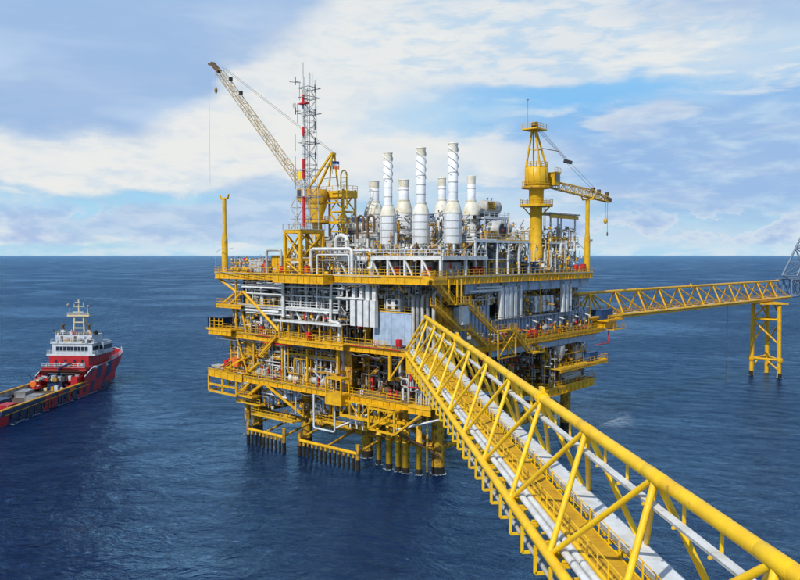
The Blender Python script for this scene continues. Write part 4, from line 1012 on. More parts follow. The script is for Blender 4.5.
for v in (-5.7, -3.9): MB().pipe([(52.9, v, ZT), (52.9, v, ZT+4.0), (51.2, v, ZT+4.7), (49.5, v, ZT+4.9)], .05, bend=.8).build('hoop', LGT, LP)
# grey building blocks, middle of top deck
cabinet((33, 9, ZT), 6, 5, 7.0, LGT, 'tall pale clad block behind the lattice access tower', 'clad_module', 'module', 5)
cabinet((22.5, 9, ZT), 5, 4, 7.6, LGT, 'pale clad block behind the twin brown vent loops', 'clad_module', 'module', 4)
hvessel((27.8, 9, 41.5), .9, 4, 'u', LGT, 'pale horizontal drum on the roofs left of the broad short stack', base=40)
cabinet((27.6, 6, ZT), 3.6, 3, 5.8, GRY, 'dull grey machinery cabinet right of the crane pedestal', 'clad_module', 'module', 3)
V2 = thing('vent_loops', 'pair of brown hooped vent pipes standing before the broad short stack', 'vent pipes', (20, 3, ZT))
for u in (21.3, 18.7): MB().pipe([(u, 3, 39), (u, 3, 43.2), (u-1.6, 3, 43.2), (u-1.6, 3, 40.4)], .22, bend=.7).build('vent_pipe', BRN, V2)
for z in (40, 41.2): MB().bar((21.6, 3, z), (16.9, 3, z), .16).build('vent_frame', BRN, V2)
for u in (21.3, 18.7): MB().tube((u, 3, ZT), (u, 3, 39), .2).build('stand_pipe', WHT, V2)
bigp = thing('exhaust_bend', 'large white pipe bend beside the vent loops', 'pipe', (24.6, 1, ZT))
MB().pipe([(24.9, 1, ZT), (24.9, 1, 39.6), (21.9, 1, 39.6), (21.9, 1, 36)], .42, 12, 1.2).build('pipe', WHT, bigp)
for z in (34, 37): MB().lathe((24.9, 1, z), [(.5, 0), (.5, .12)], 12).build('flange', LGT, bigp)

# --- top deck, right part
RF = thing('right_service_frame', 'white steel frame with yellow railing on the right side of the top deck', 'steel frame', (0, 14, ZT))
for v in (6.4, 9.5, 13, 16.5, 20, 23.5):
    for u in (-2.8, 4): MB().bar((u, v, ZT), (u, v, 38.2), .3).build('column', CLD if v > 20 else WHT, RF)
for u in (-2.8, 4): MB().bar((u, 6.2, 38.35), (u, 23.8, 38.35), .3, .35).build('beam', WHT, RF)
for v in (6.4, 13, 20, 23.5): MB().bar((-2.6, v, 38.3), (3.8, v, 38.3), .25, .3).build('beam', WHT, RF)
MB().box(-2.7, 4, 6.3, 23.7, 38.53, 38.62).build('floor', LGT, RF)
for v in (6.4, 13, 20): 
    MB().bar((-2.8, v+.1, 36.2), (-2.8, v+1.7, 38.2), .2).build('knee_brace', WHT, RF); MB().bar((-2.8, v+3.4, 36.2), (-2.8, v+1.8, 38.2), .2).build('knee_brace', WHT, RF)
rail_mb([(-2.7, 13, 38.62), (-2.7, 23.7, 38.62)]).build('handrail', YEL, RF); rail_mb([(4, 6.4, 38.62), (-2.7, 6.4, 38.62), (-2.7, 13, 38.62)]).build('handrail', WHT, RF)
cabinet((0.8, 16.3, ZT), 3.8, 4.5, 3.8, GRY, 'grey machinery cabinet inside the right service frame', 'equipment_cabinet', 'cabinet', 3)
cabinet((1, 10.8, ZT), 3.4, 3.4, 4.6, BRN, 'dark machinery block below the turbine intake', 'equipment_cabinet', 'cabinet', 3)
TI = thing('turbine_intake', 'round grey turbine intake with dark mouth on the right service frame', 'turbine intake', (1.2, 15, 38.6))
MB().lathe((-2.2, 15.6, 40.4), [(1.25, 0), (1.7, 0), (1.7, 3.4), (1.2, 4.2)], 20, (1,0,0)).build('casing', LGT, TI)
MB().lathe((-2.25, 15.6, 40.4), [(1.2, 0), (1.2, .03)], 20, (1,0,0)).build('mouth', DRK, TI)
MB().lathe((-2.3, 15.6, 40.4), [(.22, 0), (.22, .05)], 10, (1,0,0)).build('hub', RED, TI)
MB().box(-1.6, 3, 14.6, 16.6, 38.62, 39.3).build('cradle', GRY, TI)
MB().box(-2.6, -1.0, 10.4, 13.4, 38.65, 40.2).build('yellow_cover', YELD, TI)
UF = thing('upper_vessel_frame', 'white frame holding the big drum with a yellow sign', 'steel frame', (2, 17, 38.62))
for v in (13.4, 21):
    for u in (.2, 4): MB().bar((u, v, 38.62), (u, v, 42.5), .24).build('post', WHT, UF)
for v in (13.4, 21): MB().bar((.2, v, 42.6), (4, v, 42.6), .24).build('beam', WHT, UF)
for u in (.2, 4): MB().bar((u, 13.2, 42.6), (u, 21.2, 42.6), .24).build('beam', WHT, UF)
MB().box(.3, 3.9, 13.4, 21, 42.73, 42.8).build('floor', LGT, UF); rail_mb([(.1, 13.2, 42.8), (.1, 21.2, 42.8)], .9).build('handrail', WHT, UF)
hv = hvessel((2, 17.6, 44.7), 1.25, 4.4, 'v', LGT, 'big pale drum with a yellow sign on the raised white frame', base=42.8)
MB().box(.55, .6, 14.9, 17.2, 44.1, 45.5).build('sign_board', YELD, hv)
m = MB()
for k in range(3): m.box(.51, .545, 15.2+k*.05, 16.9-k*.2, 44.4+k*.33, 44.52+k*.33)
m.build('sign_print', DRK, hv)
hvessel((2, 22.6, 41), 1.1, 2.2, 'v', LGT, 'short pale drum right of the turbine intake', base=38.6)
hvessel((1.5, 27.3, ZT+2), 1.0, 4.4, 'v', WHT, 'white drum on the deck left of the right crane pedestal')
container((-0.6, 26.2, ZT), 2.4, 5.2, 2.2, BLU, 'small dark blue container on the top deck by the crane pedestal')
# module on the far side of the crane pedestal
CF = thing('monorail_frame', 'white frame with a yellow monorail beam under its roof right of the crane', 'steel frame', (1, 41, ZT))
for u, v, z1 in ((0, 36.2, 44.2), (0, 40.5, 44.2), (0, 46.3, 44), (4, 36.2, 44.2), (4, 46.3, 44.1)): MB().bar((u, v, ZT), (u, v, z1), .28).build('post', WHT, CF)
MB().box(-.6, 4.4, 35, 47.6, 44.25, 44.5).build('roof', LGT, CF); MB().bar((-.2, 35.6, 43.8), (-.2, 47.2, 43.8), .3, .7).build('monorail', YEL, CF)
MB().box(-.4, 4.3, 34.6, 47, 38.5, 38.65).build('floor', LGT, CF); MB().bar((-.4, 34.6, 38.4), (-.4, 47, 38.4), .25, .3).build('beam', WHT, CF)
rail_mb([(-.4, 34.8, 38.65), (-.4, 47, 38.65)]).build('handrail', YEL, CF)
for a, b in (((0, 36.3, 35), (0, 40.4, 38.3)), ((0, 46.2, 35), (0, 40.6, 38.3))): MB().bar(a, b, .18).build('diagonal', WHT, CF)
vvessel((2, 37.8, ZT), 1.2, 5.2, WHT, 'fat white upright vessel right of the crane pedestal')
vvessel((1.6, 42.6, 38.65), .6, 3.0, LGT, 'small pale upright vessel on the upper floor of the monorail frame')
skid((1, 38.6, 38.65), 2.4, 1.4, 1.6, YEL, 'yellow pump skid on the upper floor of the monorail frame', seed=12)
skid((-1.4, 33, ZT), 2.2, 1.4, 1.6, LGT, 'pale pump skid at the foot of the right crane pedestal', seed=13)
skid((-1.4, 40, ZT), 2.2, 1.4, 1.5, YELD, 'yellow pump skid under the monorail frame', seed=14)
firebox((-3, 44.4, ZT+.1), 'red hose cabinet at the foot of the right boom rest post')
firebox((-3.1, 41.0, ZT), 'red hose cabinet left of the right boom rest post')
# vents and small masts
for (u, v, z, h, w_) in ((20, -1, ZT, 6, 'behind the big white pipe loop'), (38, 0, ZT, 5.5, 'left of the mast tower base'), (0, 21, 38.6, 5, 'on the right service frame'), (24, 3, ZT, 9, 'beside the large white pipe bend')): lamp((u, v, z), 'tall thin floodlight pole '+w_, h)

# --- right face and right end
dv_ = cabinet((-0.6, 30.5, ZM), 2.6, 3.2, 2.2, CLD, 'blue-grey cabinet against the clad wall of the middle deck', 'equipment_cabinet', 'cabinet', 2)
container((-2.0, 53.3, 22.4), 4.2, 5.6, 2.1, BLU, 'dark blue container on the right tip of the middle deck by the far bridge', 8)
F(MB().box(-6, 2, 49.9, 57, 22.1, 22.35), 'landing_platform', YEL); F(MB().box(-5, 1, 50.5, 56, ZM-.2, 22.09), 'landing_box', YEL)
F(rail_mb([(-5.9, 50, 22.35), (-5.9, 57, 22.35), (2, 57, 22.35)]), 'handrail', YEL)
F(rail_mb([(-6.6, 51.2, ZM-.4), (-6.6, 57, ZM-.4)]), 'handrail', YEL); F(MB().box(-6.7, -4.7, 51.1, 57, ZM-.5, ZM-.4), 'walkway', GRAT)
firebox((-4.1, 22, ZM), 'left one of the red hose cabinets on the middle deck right walkway'); firebox((-4.1, 23.5, ZM), 'right one of the red hose cabinets on the middle deck right walkway')
firebox((-5.4, 5, 18.4), 'red hose cabinet below the stairs behind the near bridge')
hvessel((-3.4, 38, 12.2), 1.1, 6, 'v', LGT, 'pale drum on the cellar deck under the right face', base=10.7)
hvessel((-3, 42.6, 15.6), .8, 3.6, 'v', LGT, 'small pale drum above the cellar deck at the right')
cabinet((-4.2, 45, 14.34), 2, 3.4, 1.8, BLU, 'dark blue box on the right end of the cellar mezzanine', 'equipment_box', 'box', 2)
vvessel((-3.6, 31, 10.74), .6, 3.2, BRN, 'brown upright vessel at the near end of the cellar deck')
vvessel((-4, 41, 10.74), .4, 2.8, RED, 'dark red upright bottle in the middle of the cellar deck', 'pressure_bottle')
vvessel((-.5, 1.5, ZM), 1.1, 6.6, YELD, 'round yellow tank top with railing beside the near stairs')
LR = thing('life_raft_canister', 'white life raft canister hanging on the stair landing', 'life raft', (-5.2, -1, 26.6)); MB().box(-5.6, -4.8, -.9, .7, 25.0, 28.0).build('canister', WHT, LR); MB().bar((-5.2, -.1, 28.0), (-5.2, -.1, 28.4), .2).build('hook', GRY, LR)
cabinet((-2.9, 6, ZM), 1.6, 3, 2, LGT, 'pale cabinet on the middle deck under the stairs', 'equipment_cabinet', 'cabinet', 2)
for (u, v, z, w_) in ((46, -5.8, ZT, 'top deck edge beside the yellow winches'), (9, -5.8, ZT, 'top deck edge below the middle tall stack'), (0, -5.8, ZT, 'top deck edge above the near stairs'), (48, -5.8, ZL, 'lower deck edge by the orange box'), (33, -5.8, ZL, 'lower deck edge right of the flat-lidded box'), (20, -5.8, ZL, 'lower deck edge left of the yellow hut'), (40, -5.8, ZM, 'middle deck edge left of the canopy'), (11, -5.8, ZM, 'middle deck edge in front of the blue-grey module')): lamp((u, v, z), 'small floodlight on a pole at the '+w_)
for (u, v, z, w_) in ((-3.8, 18, ZT, 'top deck edge under the right service frame'), (-3.8, 36, ZT, 'top deck edge right of the crane pedestal'), (-4.6, 20, ZM, 'middle deck edge by the pair of red cabinets'), (-4.6, 30, ZM, 'middle deck edge halfway along the clad wall'), (-4.6, 44, ZM, 'middle deck edge near the blue container')): lamp((u, v, z), 'small floodlight on a pole at the '+w_, dirn=(-1,0,0))

for (u, v, z, w_) in ((50.5, -6.05, ZL, 'the handrail at the left end of the lower deck'), (28.5, -6.05, ZL, 'the lower deck handrail left of the yellow hut'), (11.5, -6.05, ZL, 'the lower deck handrail above the hanging truss'),
                      (37, -6.05, ZM, 'the middle deck handrail left of the canopy'), (8.5, -6.05, ZM, 'the middle deck handrail before the blue-grey module'), (49, -6.1, ZT, 'the top deck handrail at the far left')):
    T = thing('life_ring', 'orange life ring hanging on '+w_, 'life ring', (u, v, z+.65))
    m = MB(); c_ = Vector((u, v-.06, z+.65)); N_ = 14
    m.rings([[c_+Vector((math.cos(t)*(.33+.08*math.cos(q)), .08*math.sin(q), math.sin(t)*(.33+.08*math.cos(q)))) for q in [k*math.pi/3 for k in range(6)]] for t in [2*math.pi*i/N_ for i in range(N_+1)]], 6, False)
    m.build('ring', ORG, T)
    for t in (.8, 2.4, 4.0, 5.5): q_ = c_+Vector((math.cos(t)*.33, 0, math.sin(t)*.33)); MB().box(q_.x-.1, q_.x+.1, q_.y-.1, q_.y+.1, q_.z-.1, q_.z+.1).build('band', WHT, T)
# knee brackets under the deck edges
for z, par, us_ in ((ZT, top, (49, 43, 37, 15, 10, 4)), (ZM, mid, (48, 42.5, 36, 13, 9, 1)), (ZL, low, (50, 45, 40, 34, 28, 22, 16))):
    for u in us_: F(MB().bar((u, -5.7, z-1.15), (u, -3.9, z-2.7), .2), 'knee_bracket', YEL, par)
# cables sagging along the faces
rc_ = random.Random(12)
for (u0, u1, z) in ((49, 38, ZM-1.3), (36, 20, ZM-1.3), (15, 3, ZM-1.4), (50, 34, ZT-1.5), (17, 12, ZT-1.6), (50, 36, ZL-1.3), (33, 19, ZL-1.3)):
    for k in range(3):
        P_ = [(u0+(u1-u0)*i/14, -5.75+k*.12, z-k*.12-(.25+.3*rc_.random())*abs(math.sin(i/14*math.pi*3))) for i in range(15)]
        F(MB().path(P_, .045, 5), 'cable', DRK if k % 2 else GRY)
# ------------------------------------------------------------------ boom rest posts
def rest_post(at, z1, label):
    u, v, z = at; T = thing('boom_rest_post', label, 'boom rest', at)
    MB().lathe(at, [(.62, 0), (.62, (z1-z)*.42), (.42, (z1-z)*.55), (.42, z1-z-.2)], 14).build('post', CRN, T)
    MB().lathe(at, [(.75, 0), (.75, .15)], 14).build('base_ring', CRN, T)
    MB().bar((u+1.2, v, z1-.1), (u-1.2, v, z1-.1), .5, .35).build('cradle', CRN, T)
    for s in (-1, 1): MB().bar((u+s*1.15, v, z1), (u+s*1.5, v, z1+.7), .3, .25).build('cradle_horn', CRN, T)
    MB().bar((u, v-.4, z+(z1-z)*.4), (u-1.1, v-.4, z+(z1-z)*.42), .09).build('lamp_arm', GRY, T)
    MB().box(u-1.3, u-.95, v-.6, v-.2, z+(z1-z)*.42, z+(z1-z)*.42+.35).build('lamp', GRY, T)
    return T
rest_post((51.6, -4.4, ZT), 47.6, 'yellow boom rest post with forked top at the far left of the deck')
rest_post((-3.0, 46, ZT), 47.6, 'yellow boom rest post holding the lowered boom at the right')

# ------------------------------------------------------------------ mast tower base and mast
MT = thing('mast_base_tower', 'square yellow braced tower carrying the radio mast', 'support tower', (25.5, -5, ZT))
mb_u = (29.6, 25.5); mb_v = (-7.2, -1.8); z0, z1 = ZT, 40.4
for u in mb_u:
    for v in mb_v: MB().bar((u, v, z0), (u, v, z1), .55).build('column', YEL, MT)
for z in (35.2, z1-.2):
    for v in mb_v: MB().bar((mb_u[0]-.28, v, z), (mb_u[1]+.28, v, z), .4, .5).build('beam', YEL, MT)
    for u in mb_u: MB().bar((u, mb_v[0]+.28, z), (u, mb_v[1]-.28, z), .4, .5).build('beam', YEL, MT)
for v in mb_v:
    for a, b in (((mb_u[0], v, z1-.4), (mb_u[1], v, 35.4)), ((mb_u[1], v, z1-.4), (mb_u[0], v, 35.4)), ((mb_u[0], v, 35.0), (mb_u[1], v, z0+.1))): MB().tube(a, b, .17).build('diagonal', YEL, MT)
for u in mb_u:
    for a, b in (((u, mb_v[0], z1-.4), (u, mb_v[1], 35.4)), ((u, mb_v[1], z1-.4), (u, mb_v[0], 35.4)), ((u, mb_v[1], 35.0), (u, mb_v[0], z0+.1))): MB().tube(a, b, .17).build('diagonal', YEL, MT)
MB().box(25.2, 29.9, -7.5, -1.5, z1+.06, z1+.16).build('floor', GRAT, MT)
rail_mb([(29.9, -1.5, z1+.16), (29.9, -7.5, z1+.16), (25.2, -7.5, z1+.16), (25.2, -1.5, z1+.16)]).build('handrail', LGT, MT)
MB().box(25.2, 28.0, -7.4, -7.3, 34.6, 35.4).build('sign_board', WHT, MT)

RM = thing('radio_mast', 'tall white lattice radio mast with red sections, crowded with antennas', 'radio mast', (26.6, -4.4, 40.6))
ch, lc = lattice_mb((26.3, -4.2, 40.6), (26.3, -4.2, 66), 2.2, 1.7, 13, .055, .04, 4)
for c in ch: c.build('chord', WHT, RM)
lc.build('lacing', GRY, RM)
MB().tube((27.0, -5.0, 40.6), (27.0, -5.0, 68.0), .2).build('centre_pole', WHT, RM)
ladder_mb((26.2, -5.0, 40.6), (26.2, -5.0, 66), .5).build('ladder', LGT, RM)
for a, b in ((41.2, 46.6), (49.8, 53.3), (57.5, 59), (63.2, 65)): MB().tube((26.7, -5.3, a), (26.7, -5.3, b), .25).build('red_section', RED, RM)
ch2, lc2 = lattice_mb((29.4, -4.6, 40.6), (29.4, -4.6, 46.8), 1.6, 1.5, 3, .07, .05)
for c in ch2: c.build('side_frame_post', WHT, RM)
lc2.build('side_frame_lacing', LGT, RM)
for z, w in ((46.6, 3.6), (56.2, 2.2), (51.4, 3.5), (61.5, 3.0), (66, 2.6), (64.3, 2.4)):
    for s in (-1, 1): MB().bar((26.3+w/2*s, -5.8, z), (26.3+w/2*s, -2.6, z), .1).build('platform_beam', GRY, RM)
    for s in (-1, 1): MB().bar((26.3-w/2, -4.2+s*1.5, z), (26.3+w/2, -4.2+s*1.5, z), .1).build('platform_beam', GRY, RM)
rr_ = random.Random(3)
def antenna(p, h, w=.05): MB().bar(p, (p[0], p[1], p[2]+h), w).build('whip_antenna', GRY, RM)
for p, h in (((28.0, -5, 64), 3.2), ((24.6, -5, 64), 4.2), ((24.0, -5.2, 57.5), 4.0), ((29, -5.2, 48), 6), ((27.0, -5, 68.0), 2.6), ((23.9, -5, 62), 5), ((28.6, -5, 60), 3.5), ((25.2, -5, 66), 2.5), ((23.9, -5, 49), 6), ((29.2, -5, 55), 3)): antenna(p, h, .07)
for z, s in ((67.3, 1), (65.2, -1), (62.0, 1), (58.7, -1), (56.0, -1), (61, -1), (53.5, -1)):
    x = 26.3+s*1.3; MB().bar((x, -5.2, z), (x+s*1.3, -5.2, z+.1), .1).build('antenna_arm', GRY, RM); MB().bar((x+s*1.3, -5.2, z-.5), (x+s*1.3, -5.2, z+.9), .14).build('dipole', DRK, RM)
for z, s in ((62.9, 1), (56.3, -.2), (65, -.3)): MB().lathe((26.3+s*1.9, -6.0, z), [(.1, .2), (.45, 0), (.5, -.06)], 14, (0, 1, 0)).build('dish_antenna', LGT, RM)
MB().box(25.3, 27.3, -5.9, -5.0, 63.0, 63.25).build('red_panel', RED, RM)
MB().tube((28.4, -4.4, 67.3), (31.4, -4.4, 67.9), .07).build('top_arm', GRY, RM)

# ------------------------------------------------------------------ lattice access tower with platform
AT = thing('access_tower', 'yellow lattice tower with a hooped ladder right of the left crane', 'lattice tower', (31, 8, ZT))
a0, a1, b0, b1, zt_ = 29.0, 32.8, 7, 10.4, 48.9
for u in (a0, a1):
    for v in (b0, b1): MB().bar((u, v, ZT), (u, v, zt_), .34).build('column', CRN, AT)
nz = 4
for i in range(nz):
    za = ZT+.2+(zt_-.6-ZT)*i/nz; zb = ZT+.2+(zt_-.6-ZT)*(i+1)/nz
    for v in (b0, b1): MB().bar((a0, v, za), (a1, v, zb), .2).build('diagonal', CRN, AT); MB().bar((a1, v, za), (a0, v, zb), .2).build('diagonal', CRN, AT); MB().bar((a0, v, zb), (a1, v, zb), .22).build('strut', CRN, AT)
    for u in (a0, a1): MB().bar((u, b0, za) if i % 2 else (u, b1, za), (u, b1, zb) if i % 2 else (u, b0, zb), .2).build('diagonal', CRN, AT); MB().bar((u, b0, zb), (u, b1, zb), .22).build('strut', CRN, AT)
MB().box(28.6, 36.6, 6.8, 10.6, 47.3, 48.5).build('box_girder', CRN, AT)
rail_mb([(36.6, 6.7, 46.3), (28.6, 6.7, 46.3)]).build('handrail', CRN, AT); MB().box(28.6, 36.6, 6.2, 6.8, 46.15, 46.3).build('walkway', CRN, AT)
rail_mb([(36.6, 6.8, 48.5), (28.6, 6.8, 48.5), (28.6, 10.6, 48.5)]).build('handrail', CRN, AT)
MB().box(27.6, 38, 6.2, 7.0, 42.2, 42.5).build('lower_walkway', CRN, AT); rail_mb([(38, 6.3, 42.5), (27.6, 6.3, 42.5)]).build('handrail', CRN, AT)
MB().pipe([(29.6, 7, 48.9), (29.6, 7, 52), (28.8, 7, 52.6), (28.0, 7, 52), (28.0, 7, 45)], .14, bend=.6).build('ladder_hoop', CRN, AT)
for z in (49.4, 50.2, 51, 51.8): MB().bar((29.6, 7, z), (28.0, 7, z), .07).build('rung', CRN, AT)

# ------------------------------------------------------------------ cranes
def wire(T, p, q, r_=.035, name='wire'): return MB().tube(p, q, r_, n=4).build(name, DRK, T)
# left crane (boom raised)
C1 = thing('pedestal_crane', 'yellow crane behind the radio mast with its long lattice boom raised to the left', 'crane', (34.3, 5, ZT))
u, v = 34.3, 5
MB().lathe((u, v, ZT), [(1.2, 0), (1.2, 8.0), (1.0, 9), (1.0, 10.5), (1.9, 13.0), (1.9, 13.4)], 18).build('pedestal', CRN, C1)
MB().lathe((u, v, 42.4), [(2.4, 0), (2.4, .25)], 18).build('service_ring', CRN, C1)
rail_mb([(u+2.3*math.cos(k*math.pi/5), v+2.3*math.sin(k*math.pi/5), 42.65) for k in range(11)], 1.0).build('handrail', CRN, C1)
MB().lathe((u, v, 46.0), [(2.0, 0), (2.1, .2), (2.1, 2.6), (1.6, 2.9)], 14).build('turret', YELD, C1)
hs = MB().box(u-1.5, u+1.6, v-1.5, v+1.5, 46.5, 48.9).build('machinery_house', CRN, C1)
for k in range(2): MB().box(u-1.4+k*1.5, u-.05+k*1.5, v-1.56, v-1.503, 46.7, 48.7).build('panel', CRN, hs)
MB().box(u+1.2, u+3.0, v-2.6, v-.6, 46.6, 49.0).build('operator_cab', YELD, C1); MB().box(u+2.9, u+3.03, v-2.4, v-.8, 47.3, 48.8).build('cab_window', GLS, C1); MB().box(u+1.4, u+2.8, v-2.65, v-2.603, 47.3, 48.8).build('cab_window', GLS, C1)
for s in (-1, 1):
    MB().bar((u+1.4, v+s*1.2, 48.8), (u-4.6, v+s*.3, 55.6), .36).build('gantry_leg', CRN, C1)
    MB().bar((u-4.7, v+s*1.2, 49.2), (u-4.7, v+s*.3, 55.4), .26).build('gantry_post', CRN, C1)
MB().bar((u-4.7, v-.5, 55.5), (u-4.7, v+.5, 55.5), .5, .4).build('gantry_head', CRN, C1)
for z in (50.8, 53): MB().bar((u-6.4, v-.9, z), (u-3.0, v-.9, z), .12).build('gantry_walkway', GRY, C1)
B0 = Vector((36.4, 4.6, 48.3)); B1 = Vector((61.6, 2, 75.6))
ch, lc = lattice_mb(B0, B1, 1.35, 1.25, 20, .085, .04)
bm_ = MB().bar(B0+(B1-B0)*-.01, B0+(B1-B0)*.03, 1.6, .5).build('boom_heel', BOM, C1)
for c in ch: c.build('chord', BOM, bm_)
lc.build('lacing', BOM, bm_)
MB().bar(B1, B1+Vector((2.6, 0, 2.2)), 1.0, .7).build('boom_head', BRN, C1)
MB().bar(B1+Vector((2.4, 0, 1.7)), B1+Vector((3.9, 0, 2.3)), .4, .4).build('fly_sheave', BRN, C1)
for t in (.9, .78): c_ = B0.lerp(B1, t); MB().box(c_.x-1.4, c_.x-.8, c_.y-.3, c_.y+.3, c_.z+.2, c_.z+1.0).build('limit_box', DRK, C1)
for s in (-.4, .4): wire(C1, (u-4.7, v+s, 55.7), (B1.x-1.5, B1.y+s, B1.z+.6), .03, 'pendant_line')
wire(C1, (B1.x+1.3, B1.y, B1.z+1), (B1.x+1.3, B1.y, B1.z-3)); 
MB().lathe((B1.x+1.3, B1.y, B1.z-4.6), [(.08, 0), (.3, .5), (.34, .9), (.1, 1.6)], 10).build('hook_block', YELD, C1)
wire(C1, (B1.x+3.8, B1.y, B1.z+2.2), (B1.x+3.8, B1.y, B1.z-24), .02)

# right crane (boom lowered on its rest)
C2 = thing('pedestal_crane', 'yellow pedestal crane on the right with its boom lowered onto the rest post', 'crane', (2, 34, ZT))
u, v = 2.0, 34.0
MB().lathe((u, v, ZT), [(1.35, 0), (1.35, 5), (1.2, 5.3), (1.2, 12.8), (1.45, 13.2), (1.45, 16.2), (1.9, 16.9)], 20).build('pedestal', CRN, C2)
ring = MB().lathe((u, v, 45.6), [(3.3, 0), (3.3, .3)], 20).build('service_ring', CRN, C2)
rail_mb([(u+3.2*math.cos(k*math.pi/8), v+3.2*math.sin(k*math.pi/8), 45.9) for k in range(17)], 1.1, .04, 2).build('handrail', CRN, C2)
for k in range(6): an = k*math.pi/3; MB().bar((u+1.3*math.cos(an), v+1.3*math.sin(an), 43.9), (u+3*math.cos(an), v+3*math.sin(an), 45.6), .16).build('ring_bracket', CRN, C2)
ladder_mb((u-.9, v+1.7, ZT), (u-.9, v+1.7, 45.6), .6, (0, 1, 0)).build('ladder', CRN, C2)
MB().lathe((u, v, 49.5), [(1.9, 0), (2.35, .4), (2.35, 3.6), (2.15, 3.75)], 10).build('machinery_house', CRN, C2)
for k in range(12):
    an = (k+.5)*math.pi/6; c_ = Vector((u+math.cos(an)*2.3, v+math.sin(an)*2.3, 0)); MB().bar((c_.x, c_.y, 50.0), (c_.x, c_.y, 53.0), .12).build('panel_rib', CRN, C2)
MB().lathe((u, v, 49.2), [(2.95, 0), (2.95, .22)], 12).build('house_walkway', YELD, C2)
rail_mb([(u+2.88*math.cos(k*math.pi/8), v+2.88*math.sin(k*math.pi/8), 49.42) for k in range(2, 15)], 1.1, .04, 2).build('handrail', CRN, C2)
rail_mb([(u+2.1*math.cos(k*math.pi/6), v+2.1*math.sin(k*math.pi/6), 53.25) for k in range(13)], 1.1, .04, 2).build('handrail', CRN, C2)
cab = MB().box(u-2.6, u-.5, v+2.5, v+4.8, 49.9, 52.4).build('operator_cab', CRN, C2)
MB().box(u-2.66, u-2.603, v+2.8, v+4.5, 50.8, 52.1).build('window', GLS, cab); MB().box(u-2.3, u-.8, v+4.803, v+4.86, 50.6, 52.1).build('window', GLS, cab); MB().box(u-2.75, u-.35, v+2.35, v+4.95, 52.403, 52.5).build('roof', CRN, cab)
rail_mb([(u-2.7, v+2.4, 52.5), (u-2.7, v+4.9, 52.5)], .9).build('handrail', CRN, cab)
ap = Vector((u, v-1.0, 61.0))
for sx, sy, zz in ((1.6, -1.4, 53.2), (-1.6, -1.4, 53.2), (1.5, 1.4, 53.2), (-1.5, 1.4, 53.2)):
    MB().bar((u+sx, v+sy, zz), (ap.x+sx*.2, ap.y+sy*.15, 60.6), .3).build('gantry_leg', CRN, C2)
for z, w in ((56.8, 1.5),):
    t = (z-53.2)/7.4; W_ = 1.6*(1-t)+.32*t; MB().bar((u-W_, v-1.4*(1-t)-1.2*t, z), (u+W_, v-1.4*(1-t)-1.2*t, z), .18).build('gantry_tie', CRN, C2)
    MB().bar((u-W_, v+1.4*(1-t)-.7*t, z), (u+W_, v+1.4*(1-t)-.7*t, z), .18).build('gantry_tie', CRN, C2); MB().bar((u-W_, v-1.4*(1-t)-1.2*t, z), (u-W_, v+1.4*(1-t)-.7*t, z), .18).build('gantry_tie', CRN, C2)
MB().box(u-1.7, u+1.7, v-2.9, v+1.1, 60.5, 60.65).build('mast_platform', CRN, C2); rail_mb([(u+1.6, v-2.8, 60.65), (u-1.6, v-2.8, 60.65), (u-1.6, v+1, 60.65), (u+1.6, v+1, 60.65)], 1.1).build('handrail', CRN, C2)
MB().lathe((u-.5, v-.9, 61.6), [(.6, 0), (.6, .9)], 12, (1, 0, 0)).build('head_sheave', BRN, C2)
MB().bar((u+.5, v-2.6, 60.6), (u+.5, v-2.6, 66.2), .06).build('wind_mast', GRY, C2); MB().bar((u+.5, v-3.1, 66.2), (u+.5, v-2.3, 66.3), .14).build('wind_vane', GRY, C2)
MB().bar((u-1.2, v, 57.0), (u-3, v+3.6, 56.6), .12).build('jib_stay', BRN, C2)
bp = Vector((u-.7, v+2.6, 50.4)); br = Vector((-3.0, 46.0, 48.75)); bt = Vector((-7.4, 52.0, 47.7)); bt = Vector((-4.9, 51.2, 47.6))
ch, lc = lattice_mb(bp, br, 1.35, 1.5, 11, .1, .06)
bh = MB().bar(bp-(br-bp)*.04, bp+(br-bp)*.02, 1.2, .4).build('boom_heel', CRN, C2)
for c in ch: c.build('chord', CRN, bh)
lc.build('lacing', BOM, bh)
ch, lc = lattice_mb(br, bt, 1.5, .9, 6, .11, .07)
bh2 = MB().bar(bt-(bt-br)*.1, bt+(bt-br)*.12, 1.0, .9).build('boom_head', BRN, C2)
for c in ch: c.build('chord', CRN, bh2)
lc.build('lacing', BOM, bh2)
for t in (.25, .55, .95): c_ = br.lerp(bt, t); MB().box(c_.x-.3, c_.x+.3, c_.y-.3, c_.y+.3, c_.z+.7, c_.z+1.5).build('sheave_guard', BRN, C2)
blk = ap.lerp(br+Vector((-.8, 1, .9)), .56)
for s in (-.5, -.2, .2, .5): wire(C2, (ap.x+s, ap.y, 61.6), (blk.x+s*.5, blk.y, blk.z+.2), .03, 'luffing_rope')
MB().bar(blk-Vector((.5, -.5, 0)), blk+Vector((.6, -.6, .4)), .9, .6).build('bridle_block', DRK, C2)
for s in (-.4, .4): wire(C2, (blk.x+s, blk.y, blk.z), (br.x+s-.8, br.y+1, br.z+.9), .03, 'pendant_line')
hp = br.lerp(bt, .9); wire(C2, hp, (hp.x, hp.y, 43.8)); MB().lathe((hp.x, hp.y, 42.5), [(.08, 0), (.36, .4), (.4, .8), (.15, 1.4)], 10).build('hook_block', CRN, C2)
wire(C2, bt, (bt.x, bt.y, 40.8)); MB().lathe((bt.x, bt.y, 40.0), [(.06, 0), (.2, .3), (.1, .9)], 8).build('whip_hook', BRN, C2)

